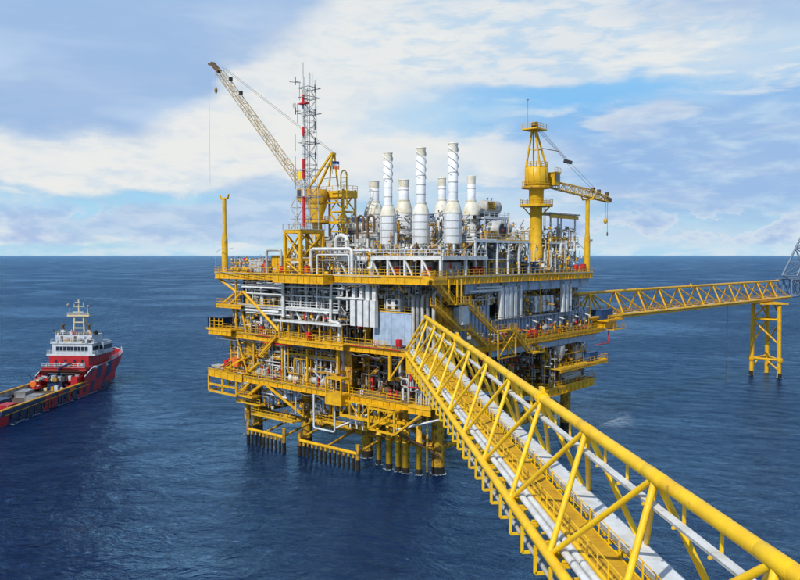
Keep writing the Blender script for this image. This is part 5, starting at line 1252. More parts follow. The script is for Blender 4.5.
# flags on the left crane
def flag(at, cols, label, w=2.1, h=1.5):
    u, v, z = at; T = thing('flag', label, 'flag', at)
    MB().bar((u, v, z), (u, v, z+2.4), .06).build('flag_pole', GRY, T)
    n = len(cols)
    for i, mt in enumerate(cols):
        m = MB(); K = 8
        za = z+2.3-h*i/n; zb = z+2.3-h*(i+1)/n
        for k in range(K):
            f = lambda t: v+.16*math.sin(t*7)
            t0, t1 = k/K, (k+1)/K
            for o_ in (-.012, .012):
                q = [(u-w*t0, f(t0)+o_, zb-.2*t0), (u-w*t1, f(t1)+o_, zb-.2*t1), (u-w*t1, f(t1)+o_, za-.2*t1), (u-w*t0, f(t0)+o_, za-.2*t0)]
                m.quad(*(q if o_ < 0 else q[::-1]))
        m.build('stripe' if n > 1 else 'cloth', mt, T)
FY = paint('flag_yellow', (.85, .6, .04), None, .7, streak=False); FB_ = paint('flag_blue', (.02, .10, .42), None, .7, streak=False); FW = paint('flag_white', (.75, .75, .75), None, .7, streak=False)
flag((37.0, 2.4, 50.2), (FY,), 'plain yellow flag flying beside the left crane', 2.0, 1.6)
flag((28.4, 3.6, 51.6), (FB_, FW, ORG), 'small blue, white and orange striped flag at the left crane gantry', 1.7, 1.5)

FOM = paint('foam', (0.34, 0.42, 0.47), (0.16, 0.23, 0.28), 0.8, streak=False)
fr2 = random.Random(4)
def foam_ring(x, y, r_, m):
    n = 26; a0 = fr2.uniform(0, 6.28)
    for k in range(n):
        if fr2.random() < .42: continue
        t0 = a0+2*math.pi*k/n; t1 = a0+2*math.pi*(k+1.15)/n; w = fr2.uniform(.06, .42)*(1.5 if math.sin(t0) < 0 else .8); o = fr2.uniform(.02, .2)
        m.quad((x+math.cos(t0)*(r_+o), y+math.sin(t0)*(r_+o), .012), (x+math.cos(t0)*(r_+o+w), y+math.sin(t0)*(r_+o+w), .012), (x+math.cos(t1)*(r_+o+w*.7), y+math.sin(t1)*(r_+o+w*.7), .012), (x+math.cos(t1)*(r_+o), y+math.sin(t1)*(r_+o), .012))
fm = MB()
for u in LU:
    for v in LV: p_ = PO+PU*u+PV*v; foam_ring(p_.x, p_.y, 1.05, fm)
for (u, v, r_) in ((11.1, -2.4, .42), (7.9, -3.3, .48), (5.8, -3.4, .46), (4.2, -3.3, .5), (2.0, -2.5, .42), (46.2, -3.2, .62)): p_ = PO+PU*u+PV*v; foam_ring(p_.x, p_.y, r_, fm)
for x, y in ((105.8, 227.6), (111.5, 222.0), (112.9, 232.6)): foam_ring(x, y, .62, fm)
fm.build('foam', FOM, None, 'stuff')

# ================================================================== BRIDGES
def bridge(name, label, cat, org, ang, y0, y1, zb, zt, hw, pitch, yn, rt, rb, rbr, mats, lean=0.0, end_rake=(6, 0), detail=True, rings=()):
    """triangular truss: one top chord above the middle of two bottom chords. x across, y along"""
    T = wthing(name, label, cat, org, ang)
    B = lambda mb, n, m, p=None, **k: mb.build(n, m, p or T, **k)
    my = mats
    tc = B(MB().tube((0, y0+end_rake[0]*(1 if y0 > y1-1e9 else 1), zt), (0, y1-end_rake[1], zt), rt, n=20), 'top_chord', my)
    for yy in rings:
        for d_ in (-.22, .22): B(MB().lathe((0, yy+d_-.1, zt), [(rt*1.45, 0), (rt*1.45, .18)], 20, (0, 1, 0)), 'flange_ring', my, tc)
        for k in range(10):
            an = k*math.pi/5; B(MB().bar((math.cos(an)*rt*1.3, yy-.3, zt+math.sin(an)*rt*1.3), (math.cos(an)*rt*1.3, yy+.3, zt+math.sin(an)*rt*1.3), .07), 'flange_bolt', my, tc)
        B(MB().box(-.12, .12, yy-.35, yy+.35, zt+rt*1.2, zt+rt*1.2+.35), 'lifting_lug', my, tc)
    for s in (-1, 1): B(MB().tube((s*hw, y0, zb), (s*hw, y1, zb), rb, n=16), 'bottom_chord', my)
    nodes = []; y = yn
    while y > y0+end_rake[0]+.5: y -= pitch
    y += pitch
    while y < y1-end_rake[1]-.3: nodes.append(y); y += pitch
    for i, y in enumerate(nodes):
        for s in (-1, 1):
            B(MB().tube((0, y, zt), (s*hw, max(y0, y-lean), zb), rbr, n=12), 'brace', my)
            yn2 = min(y1-.2, y+pitch-lean)
            if yn2 > y+.5: B(MB().tube((0, y, zt), (s*hw, yn2, zb), rbr*.95, n=12), 'brace', my)
        B(MB().tube((-hw, max(y0, y-lean), zb), (hw, max(y0, y-lean), zb), rb*.62, n=10), 'cross_beam', my)
    for s in (-1, 1):
        B(MB().tube((0, nodes[0], zt), (s*hw, max(y0+.1, nodes[0]-pitch*.5), zb), rbr*.95, n=12), 'brace', my)
    return T, B, nodes, tc
import mathutils
# --- near bridge
D = Vector((337-400, 760, 0)).normalized(); Rr = Vector((D.y, -D.x, 0))
ANG = math.atan2(Rr.y, Rr.x)
ZB, ZTP = 20.3, 26.5
XC = 13.6
NB, B, nodes, tc = bridge('near_bridge', 'huge yellow triangular truss footbridge running from the platform past the viewer', 'bridge', Rr*XC, ANG, -46, 123.5, ZB, ZTP, 2.6, 9.05, 31.2, .305, .285, .155, YELB, 1.9, (3, 7), rings=(49.4, 85.4, 13))
XL = -2.6
# weld seams and the thicker cans at the nodes
for k, y in enumerate(nodes):
    B(MB().lathe((0, y-.9, ZTP), [(.306, -.02), (.318, 0), (.318, 1.8), (.306, 1.82)], 20, (0, 1, 0), False), 'node_can', YELB, tc)
    for dy in (3.1, 6.1): B(MB().lathe((0, y+dy, ZTP), [(.304, -.03), (.315, 0), (.304, .03)], 20, (0, 1, 0), False), 'weld_seam', YELB, tc)
# floor beams between the chords
fb = B(MB().box(-2.4, 2.4, -.1, .1, ZB-.12, ZB+.12), 'floor_beam', YELB); fb.location = (0, -44, 0)
y = -41.0
while y < 122: inst(fb, NB, (0, y+44, 0)); y += 3.0
# pipes on the left
for x, r_, z in ((-1.98, .2, ZB+.42), (-1.5, .2, ZB+.42)):
    p_ = B(MB().tube((x, -45, z), (x, 122, z), r_, n=12), 'pipe', WHT)
    cl = B(MB().lathe((x, 0, z), [(r_+.025, 0), (r_+.025, .12)], 12, (0, 1, 0)), 'pipe_clamp', GRY, p_)
    for k in range(-3, 10): 
        if k: c = inst(cl, p_, (0, k*12, 0))
# grating walkway
wk = B(MB().bar((-.1, -45, ZB+.18), (-.1, 122, ZB+.18), .12, .14), 'walkway', YELB)
B(MB().bar((-1.05, -45, ZB+.2), (-1.05, 122, ZB+.2), .08, .3), 'toe_beam', YELB, wk); B(MB().bar((.72, -45, ZB+.2), (.72, 122, ZB+.2), .08, .3), 'toe_beam', YELB, wk)
gp = MB()
for k in range(19): gp.box(-.99+k*.087, -.99+k*.087+.056, .03, 1.47, ZB+.25, ZB+.29)
for k in range(4): gp.box(-1.0, .67, .03+k*.46, .09+k*.46, ZB+.292, ZB+.305)
gp = B(gp, 'grating_panel', GRAT, wk); gp.location = (0, -44, 0)
for k in range(1, 110): inst(gp, wk, (0, 1.5*k, 0))
B(MB().box(-1.30, -1.12, -45, 122, ZB+.14, ZB+.62), 'kick_channel', YELB)
# handrails with their posts
for x in (-1.0, .66):
    hr = B(MB().tube((x, -45, ZB+1.35), (x, 122, ZB+1.35), .032, n=6), 'handrail', YELB)
    B(MB().tube((x, -45, ZB+.82), (x, 122, ZB+.82), .025, n=6), 'mid_rail', YELB, hr)
    ps = B(MB().bar((x, 0, ZB+.3), (x, 0, ZB+1.34), .06), 'post', YELB, hr); ps.location = (0, -44, 0)
    for k in range(1, 110): inst(ps, hr, (0, 1.5*k, 0))
# wide white cable tray on the right with separate covers
ct = B(MB().box(.95, 1.01, -45, 122, ZB+.6, ZB+.83), 'cable_tray', LGT)
B(MB().box(2.14, 2.20, -45, 122, ZB+.6, ZB+.83), 'tray_side', LGT, ct)
cv = B(MB().box(.92, 2.23, .006, 2.994, ZB+.835, ZB+.88), 'tray_cover', WHT, ct); cv.location = (0, -44, 0)
for k in range(1, 55): inst(cv, ct, (0, 3*k, 0))
p_ = B(MB().tube((1.6, -45, ZB+.4), (1.6, 122, ZB+.4), .13, n=10), 'pipe', LGT)
ts = B(MB().box(.98, 2.18, -.05, .05, ZB+.12, ZB+.6), 'tray_stool', YELB); ts.location = (0, -43.5, 0)
for k in range(1, 55): inst(ts, NB, (0, 3*k, 0))
# high cable tray hung under the top chord
ht = B(MB().box(-.17, .17, -45, 114, 25.12, 25.24), 'high_cable_tray', LGT)
cv = B(MB().box(-.2, .2, .02, 1.98, 25.243, 25.28), 'tray_cover', WHT, ht); cv.location = (0, -44, 0)
for k in range(1, 79): inst(cv, ht, (0, 2*k, 0))
hg = B(MB().bar((.24, 0, 25.05), (.24, 0, 26.15), .11), 'hanger', YELB); hg.location = (0, -43, 0)
ft = B(MB().bar((-.26, 0, 25.08), (.30, 0, 25.08), .1), 'hanger_foot', YELB); ft.location = (0, -43, 0)
for k in range(1, 52): inst(hg, NB, (0, 3*k, 0)); inst(ft, NB, (0, 3*k, 0))
# rectangular pipe hangers under the left side
fr_ = MB()
for a, b in (((XL-.15, 0, ZB-.3), (XL-.15, 0, ZB-1.85)), ((XL-.15, 0, ZB-1.85), (XL+1.5, 0, ZB-1.85)), ((XL+1.5, 0, ZB-1.85), (XL+1.5, 0, ZB-.05))): fr_.bar(a, b, .17)
fr_ = B(fr_, 'pipe_hanger', YELB); fr_.location = (0, -43.5, 0)
for k in range(1, 55): inst(fr_, NB, (0, 3.0*k, 0))
B(MB().tube((XL+.05, -45, ZB-.42), (XL+.05, 122, ZB-.42), .06, n=6), 'fire_line', RED)
for x in (XL+.35, XL+.8): B(MB().tube((x, -45, ZB-1.6), (x, 122, ZB-1.6), .13, n=8), 'pipe', LGT)
# small brackets beside the left pipes
bk = B(MB().bar((-2.3, 0, ZB+.2), (-1.3, 0, ZB+.2), .1, .08), 'pipe_support', YELB); bk.location = (0, -43, 0)
for k in range(1, 82): inst(bk, NB, (0, 2*k, 0))
# end portal of the bridge at the platform
for s in (-1, 1): B(MB().tube((0, 116.3, ZTP), (s*2.6, 123, ZB), .19, n=12), 'end_brace', YELB)
B(MB().tube((-2.6, 123.4, ZB), (2.6, 123.4, ZB), .3, n=12), 'end_beam', YELB)

# --- far bridge
bs = Vector((43.7, 162, 0)); be = Vector((122.6, 239, 0)); Df = (be-bs).normalized(); Rf = Vector((Df.y, -Df.x, 0)); Lf = (be-bs).length
FBR, B2, nodes2, tc2 = bridge('far_bridge', 'long yellow truss footbridge from the right of the platform to the tripod tower', 'bridge', bs-Rf*-0.0+Rf*(-2.3), math.atan2(Rf.y, Rf.x), -6, Lf+1, 22.9, 28.0, 2.3, 10.2, 8, .33, .3, .2, YEL, 0, (-6, 4), rings=(46,))
B2(MB().box(-1.9, 1.9, -5, Lf, 22.75, 22.85), 'walkway_floor', GRAT)
for x in (-2.25, 2.2): B2(MB().box(x-.06, x+.06, -5, Lf, 22.2, 23.1), 'side_plate', YEL)
for s in (-.9, .9):
    h_ = B2(MB().tube((s, -5, 24.0), (s, Lf, 24.0), .05, n=6), 'handrail', YEL); B2(MB().tube((s, -5, 23.4), (s, Lf, 23.4), .04, n=6), 'mid_rail', YEL, h_)
    p0_ = B2(MB().bar((s, -4, 22.85), (s, -4, 24), .08), 'post', YEL, h_)
    for k in range(1, 56): inst(p0_, h_, (0, 2*k, 0))
for x in (-1.6, -1.2, 1.5): B2(MB().tube((x, -5, 23.1), (x, Lf, 23.1), .14, n=8), 'pipe', LGT)
fw_ = B2(MB().box(-2.3, 2.3, -.09, .09, 22.35, 22.7), 'floor_beam', YEL); 
for k in range(1, 28): inst(fw_, FBR, (0, 4*k, 0))
wire(FBR, (0, 69, 22.2), (0, 69, 0), .05, 'hanging_rope')
# support tower
TT = wthing('bridge_support_tower', 'yellow braced support tower standing in the sea under the far bridge', 'support tower', (108.5, 228, 0))
def WB(mb, n, m, T): return mb.build(n, m, T)
lg = [Vector((-2.7, -.4, 0)), Vector((3.0, -6.0, 0)), Vector((4.4, 4.6, 0))]
for q in lg:
    l_ = WB(MB().tube((q.x, q.y, -6), (q.x*.92, q.y*.92, 21.6), .62, n=12), 'leg', YEL, TT); WB(MB().tube((q.x, q.y, -.5), (q.x, q.y, 1.4), .64, n=12), 'splash_band', WET, l_)
for a, b in ((0, 1), (1, 2), (2, 0)):
    A, Bq = lg[a], lg[b]
    for z in (5.2, 17.0): WB(MB().tube((A.x, A.y, z), (Bq.x, Bq.y, z), .34, n=8), 'horizontal_brace', YEL, TT)
    WB(MB().tube((A.x, A.y, 16.8), (Bq.x, Bq.y, 9.5), .26, n=8), 'diagonal_brace', YEL, TT)
    WB(MB().tube((A.x, A.y, 17), ((A.x+Bq.x)/2, (A.y+Bq.y)/2, 21.3), .24, n=8), 'diagonal_brace', YEL, TT)
    WB(MB().tube((Bq.x, Bq.y, 2), ((A.x+Bq.x)/2, (A.y+Bq.y)/2, 5.2), .24, n=8), 'diagonal_brace', YEL, TT)
for q in lg: WB(MB().lathe((q.x, q.y, 5.2-.6), [(.8, 0), (.95, .5), (.8, 1.2)], 12), 'node_sleeve', YEL, TT)
WB(MB().box(-3.2, 5.0, -6.5, 5.6, 21.6, 22.0), 'cap_platform', YEL, TT)
# grey-blue flare structure beyond
GB = wthing('flare_bridge', 'blue-grey truss bridge continuing beyond the support tower at the right edge', 'bridge', be+Df*2+Vector((0, 0, 0))-Rf*2.3, math.atan2(Rf.y, Rf.x))
for s in (-1, 1): MB().tube((s*2.3, 0, 22.9), (s*2.3, 70, 22.9), .3, n=8).build('bottom_chord', FLR, GB); MB().tube((s*2.3, 0, 28.2), (s*2.3, 70, 28.2), .26, n=8).build('top_chord', FLR, GB)
for i in range(12):
    for s in (-1, 1):
        MB().tube((s*2.3, i*5.8, 22.9), (s*2.3, i*5.8, 28.2), .2, n=6).build('post', FLR, GB); MB().tube((s*2.3, i*5.8, 28.2), (s*2.3, i*5.8+5.8, 22.9), .16, n=6).build('brace', FLR, GB)
    MB().tube((-2.3, i*5.8, 22.9), (2.3, i*5.8, 22.9), .16, n=6).build('cross_beam', FLR, GB)
FBm = wthing('flare_boom', 'tall blue-grey lattice boom leaning up out of the picture at the right edge', 'flare boom', be+Df*4+Vector((0, 0, 28)))
ch, lc = lattice_mb((1.5, 1, 0), (23, 6, 44), 6.5, 4.5, 10, .34, .17, 4)
for c in ch: c.build('chord', FLR, FBm)
lc.build('lacing', FLR, FBm)
JT = wthing('flare_jacket', 'blue-grey braced jacket carrying the flare structure outside the right edge', 'jacket', be+Df*62+Vector((0, 0, 0)))
for sx in (-6, 6):
    for sy in (-6, 6): MB().tube((sx*1.1, sy*1.1, -5), (sx, sy, 24), .7, n=10).build('leg', FLR, JT)
for z in (5, 22):
    for s in (-6, 6): MB().tube((-6, s, z), (6, s, z), .35, n=8).build('brace', FLR, JT); MB().tube((s, -6, z), (s, 6, z), .35, n=8).build('brace', FLR, JT)
MB().box(-9, 9, -9, 9, 24, 24.5).build('deck', FLR, JT)

# ================================================================== SHIP
HD = -R(3.5)
SH = wthing('supply_vessel', 'red and dark blue offshore supply ship with white wheelhouse and long open stern deck', 'ship', (-88.2, 191.5, -1.1), HD)
SH.scale = (.965, .965, .965)
def H(mb, n, m, p=None, **k): return mb.build(n, m, p or SH, **k)
# hull sections along y from stern to bow: half breadth at water, at deck, deck height
secs = [(-38, 5.9, 6.3, 3.3), (-36, 6.4, 6.7, 3.3), (-20, 6.7, 6.8, 3.4), (-5, 6.7, 6.8, 3.6), (3, 6.7, 6.8, 3.9), (8, 6.6, 6.85, 4.2), (14, 6.2, 6.8, 4.6), (20, 5.2, 6.5, 5.2), (26, 3.7, 5.7, 6.0), (31, 2.0, 4.2, 6.8), (34.5, .7, 2.3, 7.6), (36.6, .06, .12, 8.2)]
def hull_strip(t0, t1, off=0.0):
    """strip of both sides between relative heights t0..t1 of each section; -1 keel .. 0 water .. 1 deck"""
    m = MB()
    for s in (-1, 1):
        rows = []
        for (y, bw, bd, zd) in secs:
            r = []
            for k in range(5):
                t = t0+(t1-t0)*k/4
                if t < 0: x = bw*(1-.15*t*t); z = t*4.0
                else: x = bw+(bd-bw)*(t**1.4); z = t*zd
                yy = y + (max(0, t)*1.6 if y > 25 else 0)
                r.append((s*(x+off), yy, z))
            rows.append(r)
        base = len(m.v)
        for r in rows: m.v += r
        for i in range(len(rows)-1):
            for k in range(4):
                a = base+i*5+k; q = (a, a+1, a+6, a+5)
                m.face(q if s < 0 else q[::-1], True)
    return m
H(hull_strip(-1, .14), 'hull_bottom', HBOT)
H(hull_strip(.14, 1), 'hull', HRED)
# closed transom
H(MB().box(-6.3, 6.3, -38.15, -38.0, -2, 3.3), 'transom', HBLU)
# dark blue diagonal stripes: thick plates following the hull
def stripe(y0, w, lean_, name='stripe', mt=None):
    N = 7; res = []
    def sample(y, t):
        for i in range(len(secs)-1):
            if secs[i][0] <= y <= secs[i+1][0]:
                f = (y-secs[i][0])/(secs[i+1][0]-secs[i][0]); a, b = secs[i], secs[i+1]
                bw = a[1]+(b[1]-a[1])*f; bd = a[2]+(b[2]-a[2])*f; zd = a[3]+(b[3]-a[3])*f
                return Vector((bw+(bd-bw)*t**1.4+.03, y+(t*1.6 if y > 25 else 0), t*zd))
        return Vector((6.8, y, t*3.4))
    for s in (-1, 1):
        m = MB()
        for i in range(N):
            for j in range(3):
                t0 = .15+.85*i/N; t1 = .15+.85*(i+1)/N
                a0 = y0+lean_*t0+w*j/3; a1 = y0+lean_*t1+w*j/3
                q = [sample(min(36, a0), t0), sample(min(36, a0+w/3), t0), sample(min(36, a1+w/3), t1), sample(min(36, a1), t1)]
                q = [Vector((s*p.x, p.y, p.z)) for p in q]
                m.quad(*(q if s > 0 else q[::-1]))
        res.append(H(m, name, mt or HBLU))
    return res
stripe(26.5, 3.4, 2.5); stripe(13.5, 4.6, 4.0); stripe(-4.5, 3.2, 2.5); stripe(-38, 21, 0); stripe(20.5, 2.2, 1.5); stripe(6.5, 2.0, 1.2); stripe(-8, 1.6, 1.2); stripe(-11.5, 3.0, 2)
# raised forecastle with bulwark
fs = [(4, 6.8, 3.7, 6.0), (8, 6.85, 4.2, 7.6), (14, 6.85, 4.6, 7.9), (20, 6.7, 5.2, 8.2), (26, 6.1, 6.0, 8.6), (31, 4.9, 6.8, 9.0), (34.5, 3.1, 7.6, 9.3), (37.2, .9, 8.2, 9.6), (38, .05, 8.3, 9.7)]
m = MB(); m2 = MB()
for s in (-1, 1):
    for (a, b) in zip(fs[:-1], fs[1:]):
        xa = next((c[2] for c in secs if c[0] == a[0]), a[1]*.93 if a[0] > 30 else a[1]); xb = next((c[2] for c in secs if c[0] == b[0]), b[1]*.93 if b[0] > 30 else b[1])
        ya = a[0]+(1.6 if 25 < a[0] < 35 else 0); yb = b[0]+(1.6 if 25 < b[0] < 35 else 0)
        q = [(s*xa, ya, a[2]), (s*xb, yb, b[2]), (s*b[1], yb, b[3]), (s*a[1], ya, a[3])]
        m.quad(*(q if s > 0 else q[::-1]))
        q2 = [(s*a[1]*.97, ya, a[3]), (s*b[1]*.97, yb, b[3]), (s*xb*.97, yb, b[2]), (s*xa*.97, ya, a[2])]
        m.quad(*(q2 if s > 0 else q2[::-1]))
        m2.bar((s*a[1], ya, a[3]+.05), (s*b[1], yb, b[3]+.05), .25, .14)
H(m, 'forecastle_side', HRED); H(m2, 'bulwark_cap', SHW)
for s in (-1, 1):
    for (y0, w, l) in ((26.5+2.5+1.2, 3.2, 1.4), (23.0, 2.6, 1.0), (17.2, 4.4, 1.0), (10.5, 2.6, 1.4), (6.2, 1.6, 1.0)):
        mm = MB()
        for k in range(3):
            def fx(y, t):
                for a, b in zip(fs[:-1], fs[1:]):
                    if a[0] <= y <= b[0]:
                        f = (y-a[0])/(b[0]-a[0]); xa = next((c[2] for c in secs if c[0] == a[0]), a[1]*.93); xb = next((c[2] for c in secs if c[0] == b[0]), b[1]*.93)
                        lo = xa+(xb-xa)*f; hi = a[1]+(b[1]-a[1])*f; zl = a[2]+(b[2]-a[2])*f; zh = a[3]+(b[3]-a[3])*f
                        return Vector((s*(lo+(hi-lo)*t+.05), y+(1.6 if 28 < y < 33 else 0)*0+ (1.5 if y > 27 else 0), zl+(zh-zl)*t))
            a0 = y0+w*k/3; q = [fx(a0, 0), fx(a0+w/3, 0), fx(a0+w/3+l, 1), fx(a0+l, 1)]
            mm.quad(*(q if s > 0 else q[::-1]))
        H(mm, 'stripe', HBLU)
def slab(pts_fn, z, name, mat, th=.15):
    """deck following the hull plan"""
    m = MB(); P_ = pts_fn
    for (a, b) in zip(P_[:-1], P_[1:]):
        m.quad((-a[1], a[0], z), (a[1], a[0], z), (b[1], b[0], z), (-b[1], b[0], z)); m.quad((-b[1], b[0], z-th), (b[1], b[0], z-th), (a[1], a[0], z-th), (-a[1], a[0], z-th))
    return H(m, name, mat)
slab([(-38, 6.2), (-36, 6.6), (6, 6.7)], 2.6, 'work_deck', TMB)
slab([(4, 6.5), (14, 6.5), (20, 6.4), (26, 5.6), (31, 4.2), (36, 1.9), (37.4, .4)], 7.4, 'forecastle_deck', BRN)
for k in range(16): H(MB().box(-4.9+k*.62, -4.36+k*.62, -36.5, 3, 2.61, 2.68), 'deck_plank', TMB)
# cargo rails with yellow tops
for s in (-1, 1):
    cr = H(MB().box(min(s*6.1, s*6.75), max(s*6.1, s*6.75), -34, 6, 3.2, 4.4), 'cargo_rail', HBLU if s > 0 else LGT)
    H(MB().box(min(s*6.0, s*6.85), max(s*6.0, s*6.85), -34.2, 6, 4.4, 4.62), 'rail_top', YELD, cr)
    for k in range(13): H(MB().box(min(s*5.9, s*6.08), max(s*5.9, s*6.08), -33+k*3, -32.7+k*3, 2.6, 4.4), 'frame', LGT, cr)
    for k, mt in ((0, HRED), (2, HRED), (4, ORG)): H(MB().box(min(s*6.76, s*6.8), max(s*6.76, s*6.8), -16+k*3, -13.2+k*3, 3.3, 4.3), 'painted_panel', mt, cr)
H(MB().box(-6.0, 6.0, -37.8, -31, 2.7, 3.5), 'stern_roller_cover', ORG); H(MB().box(4.2, 6.0, -31, -27, 2.69, 4.0), 'stern_guard', YELD)
for k in range(11):
    for s in (-1, 1): H(MB().lathe((s*6.86, -30+k*3.4, 2.5), [(.5, -.16), (.55, 0), (.5, .16)], 10, (1, 0, 0)), 'tyre_fender', DRK)
H(MB().tube((6.9, -33, 3.3), (6.95, 6, 3.7), .13, n=8), 'rubbing_strake', YELD)
H(MB().tube((-6, -37.9, 3.1), (6, -37.9, 3.1), .5, n=12), 'stern_roller', GRY)
wk_ = MB(); rw_ = random.Random(6)
for k in range(150):
    y = rw_.uniform(-36, 33); x = 6.75 if y < 14 else max(.6, 6.7-(y-14)*.3); x += rw_.uniform(.1, 1.6)*rw_.random(); L_ = rw_.uniform(.4, 2.4); w = rw_.uniform(.08, .4)
    wk_.quad((x, y, 1.16), (x+w, y+.2, 1.16), (x+w*.8, y+L_, 1.16), (x-.03, y+L_, 1.16))
H(wk_, 'bow_wash', FOM, kind='stuff')
for k in range(9):
    H(MB().box(6.86, 6.9, -27+k*3.1, -26.6+k*3.1, 1.2, 3.2), 'rust_run', BRN)
# superstructure
def block(x, y0, y1, z0, z1, name, mat): return H(MB().box(-x, x, y0, y1, z0, z1), name, mat)
b1 = block(6.2, 6, 24, 2.6, 8.2, 'deckhouse', HRED); 
b2 = block(5.6, 9, 23, 8.2, 10.8, 'upper_deckhouse', HRED)
b3 = block(6.9, 10, 22, 10.8, 11.1, 'bridge_deck', SHW)
b4 = block(5.7, 11, 21, 11.1, 14.0, 'wheelhouse', SHW)
H(MB().box(-7.0, -5.72, 15, 20.5, 11.1, 13.9), 'bridge_wing', SHW); H(MB().box(5.72, 7.0, 15, 20.5, 11.1, 13.9), 'bridge_wing', SHW)
for k in range(9): H(MB().box(-4.6+k*1.02, -3.75+k*1.02, 10.93, 10.997, 11.9, 13.2), 'window', GLS, b4)
for k in range(5): H(MB().box(5.703, 5.76, 11.3+k*.7, 11.85+k*.7, 12, 13.2), 'window', GLS, b4)
for s in (-1, 1): H(MB().box(min(s*6.0, s*6.8), max(s*6.0, s*6.8), 14.93, 14.997, 12.0, 13.2), 'window', GLS, b4)
for k in range(5): H(MB().box(7.003, 7.05, 15.3+k*1.03, 16.1+k*1.03, 12, 13.2), 'window', GLS, b4)
b5 = block(6.2, 10.8, 21.2, 14.0, 14.2, 'roof_deck', SHW)
b6 = block(5.2, 12, 18.5, 14.2, 16.2, 'upper_house', SHW)
H(rail_mb([(-6.8, 22, 11.1), (-6.8, 10.1, 11.1), (6.8, 10.1, 11.1), (6.8, 22, 11.1)], 1.0, .04), 'handrail', SHW, b3)
H(rail_mb([(-6.1, 11, 14.2), (6.1, 11, 14.2)], 1.0, .04), 'handrail', SHW, b5)
for x in (-3.4, .4, 3.2): H(MB().box(x-.35, x+.35, 11.94, 11.997, 14.3, 16), 'door', BRN if x < 3 else GRY, b6)
for x in (-4.6, -1.5, 1.8, 4.4): H(MB().box(x-.3, x+.3, 11.94, 11.997, 15.0, 15.7), 'window', CLD, b6)
H(rail_mb([(-5.2, 12, 16.2), (5.2, 12, 16.2)], .9, .04), 'handrail', SHW, b6)
for s in (-1, 1): # funnels
    f_ = H(MB().box(s*3.7-.45, s*3.7+.45, 13, 14.4, 16.2, 17.6), 'funnel', SHW); H(MB().tube((s*3.7, 13.7, 17.6), (s*3.7, 13.3, 19.0), .28, n=10), 'exhaust_pipe', BRN, f_); H(MB().tube((s*3.3, 13.5, 19.0), (s*4.3, 13.5, 19.15), .3, n=8), 'exhaust_cowl', BRN, f_)
    H(MB().lathe((s*5.4, 14, 16.3), [(.5, 0), (.8, .5), (.3, 1.1)], 10), 'fire_monitor', DRK); H(MB().tube((s*5.2, 13.4, 16.9), (s*6.3, 12.6, 17.6), .18, n=8), 'monitor_barrel', DRK)
# mast
for x in (-1.6, 1.6):
    H(MB().bar((x, 15, 16.2), (x*.8, 15.3, 21.4), .35), 'mast_leg', MAST)
    H(MB().bar((x*1.6, 17.5, 16.2), (x*.8, 15.3, 21.4), .22), 'mast_leg', MAST)
for z in (18, 19.6): H(MB().bar((-1.55, 15.1, z), (1.55, 15.1, z), .3), 'mast_tie', MAST)
H(MB().box(-3.2, 3.2, 14.6, 15.9, 21.3, 21.6), 'mast_platform', MAST); H(rail_mb([(-3.1, 14.7, 21.6), (3.1, 14.7, 21.6)], .7, .04), 'handrail', MAST)
H(MB().bar((0, 15.2, 21.5), (0, 15.2, 26), .3), 'mast_pole', MAST); H(MB().bar((-1.6, 15.2, 24), (1.6, 15.2, 24), .14), 'yard', MAST)
for x, z in ((-2.6, 22.5), (2.6, 22.3), (-1.3, 23.6), (1.3, 24)): H(MB().bar((x, 15.2, 21.6 if abs(x) > 2 else 23.9), (x, 15.2, z+1.2), .12), 'antenna_post', MAST)
for x, z in ((-3.1, 24.0), (2.8, 23.6)): H(MB().lathe((x, 15.2, z), [(.1, 0), (.42, .2), (.42, .6), (.1, .9)], 10), 'radome', GRY)
H(MB().box(-1.5, 1.5, 14.6, 14.85, 22.4, 22.65), 'radar_scanner', SHW); H(MB().box(-.8, .8, 14.6, 14.85, 25.1, 25.3), 'radar_scanner', SHW)
# deckhouse front details: doors, windows, white rescue boat, blue crane, winches
H(MB().box(-4.0, 3.6, 5.4, 5.95, 6.4, 6.7), 'gallery', SHW); H(rail_mb([(-6, 5.6, 8.2), (6, 5.6, 8.2)], 1.0, .045), 'handrail', SHW)
for x in (-4.5, -1.2, 2.6): H(MB().box(x-.45, x+.45, 5.9, 5.997, 3.0, 5.0), 'door', DRK, b1)
for x in (-3, .6, 4.4): H(MB().box(x-.5, x+.5, 5.9, 5.997, 4.9, 6.1), 'window', GLS, b1)
for x in (-3.6, -1, 1.6, 3.8): H(MB().box(x-.3, x+.3, 8.93, 8.997, 9.1, 9.9), 'window', GLS, b2)
H(MB().box(-2.4, 1.6, 1.8, 5.2, 2.7, 5.0), 'winch_housing', HBLU); H(MB().lathe((-2, 3.2, 5.8), [(1.0, 0), (1.0, .2), (.6, .25), (.6, 2.9), (1.0, 2.95), (1.0, 3.2)], 14, (1, 0, 0)), 'winch_drum', HBLU)
H(MB().bar((-1, 5.5, 5), (-1, 5.5, 8.0), .5), 'crane_post', HBLU); H(MB().bar((-1, 5.5, 8), (3.2, 3.8, 9.6), .45), 'crane_jib', HBLU)
H(MB().box(-6.4, -3.4, -1, 1.6, 3.4, 3.8), 'boat_cradle', HRED); H(MB().lathe((-4.9, -.7, 4.6), [(.7, 0), (.95, .1), (.95, .3), (.7, .4)], 14, (0, 1, 0)), 'reel', ORG); H(MB().box(-6.3, -4.2, 1.8, 5, 2.7, 5.6), 'store_locker', HRED)
H(MB().bar((-5.6, 1.4, 5.2), (-6.6, .2, 7.2), .2), 'davit', BLU)
H(MB().box(4.2, 6.0, 1.5, 5.5, 2.7, 6.2), 'store_locker', HRED)
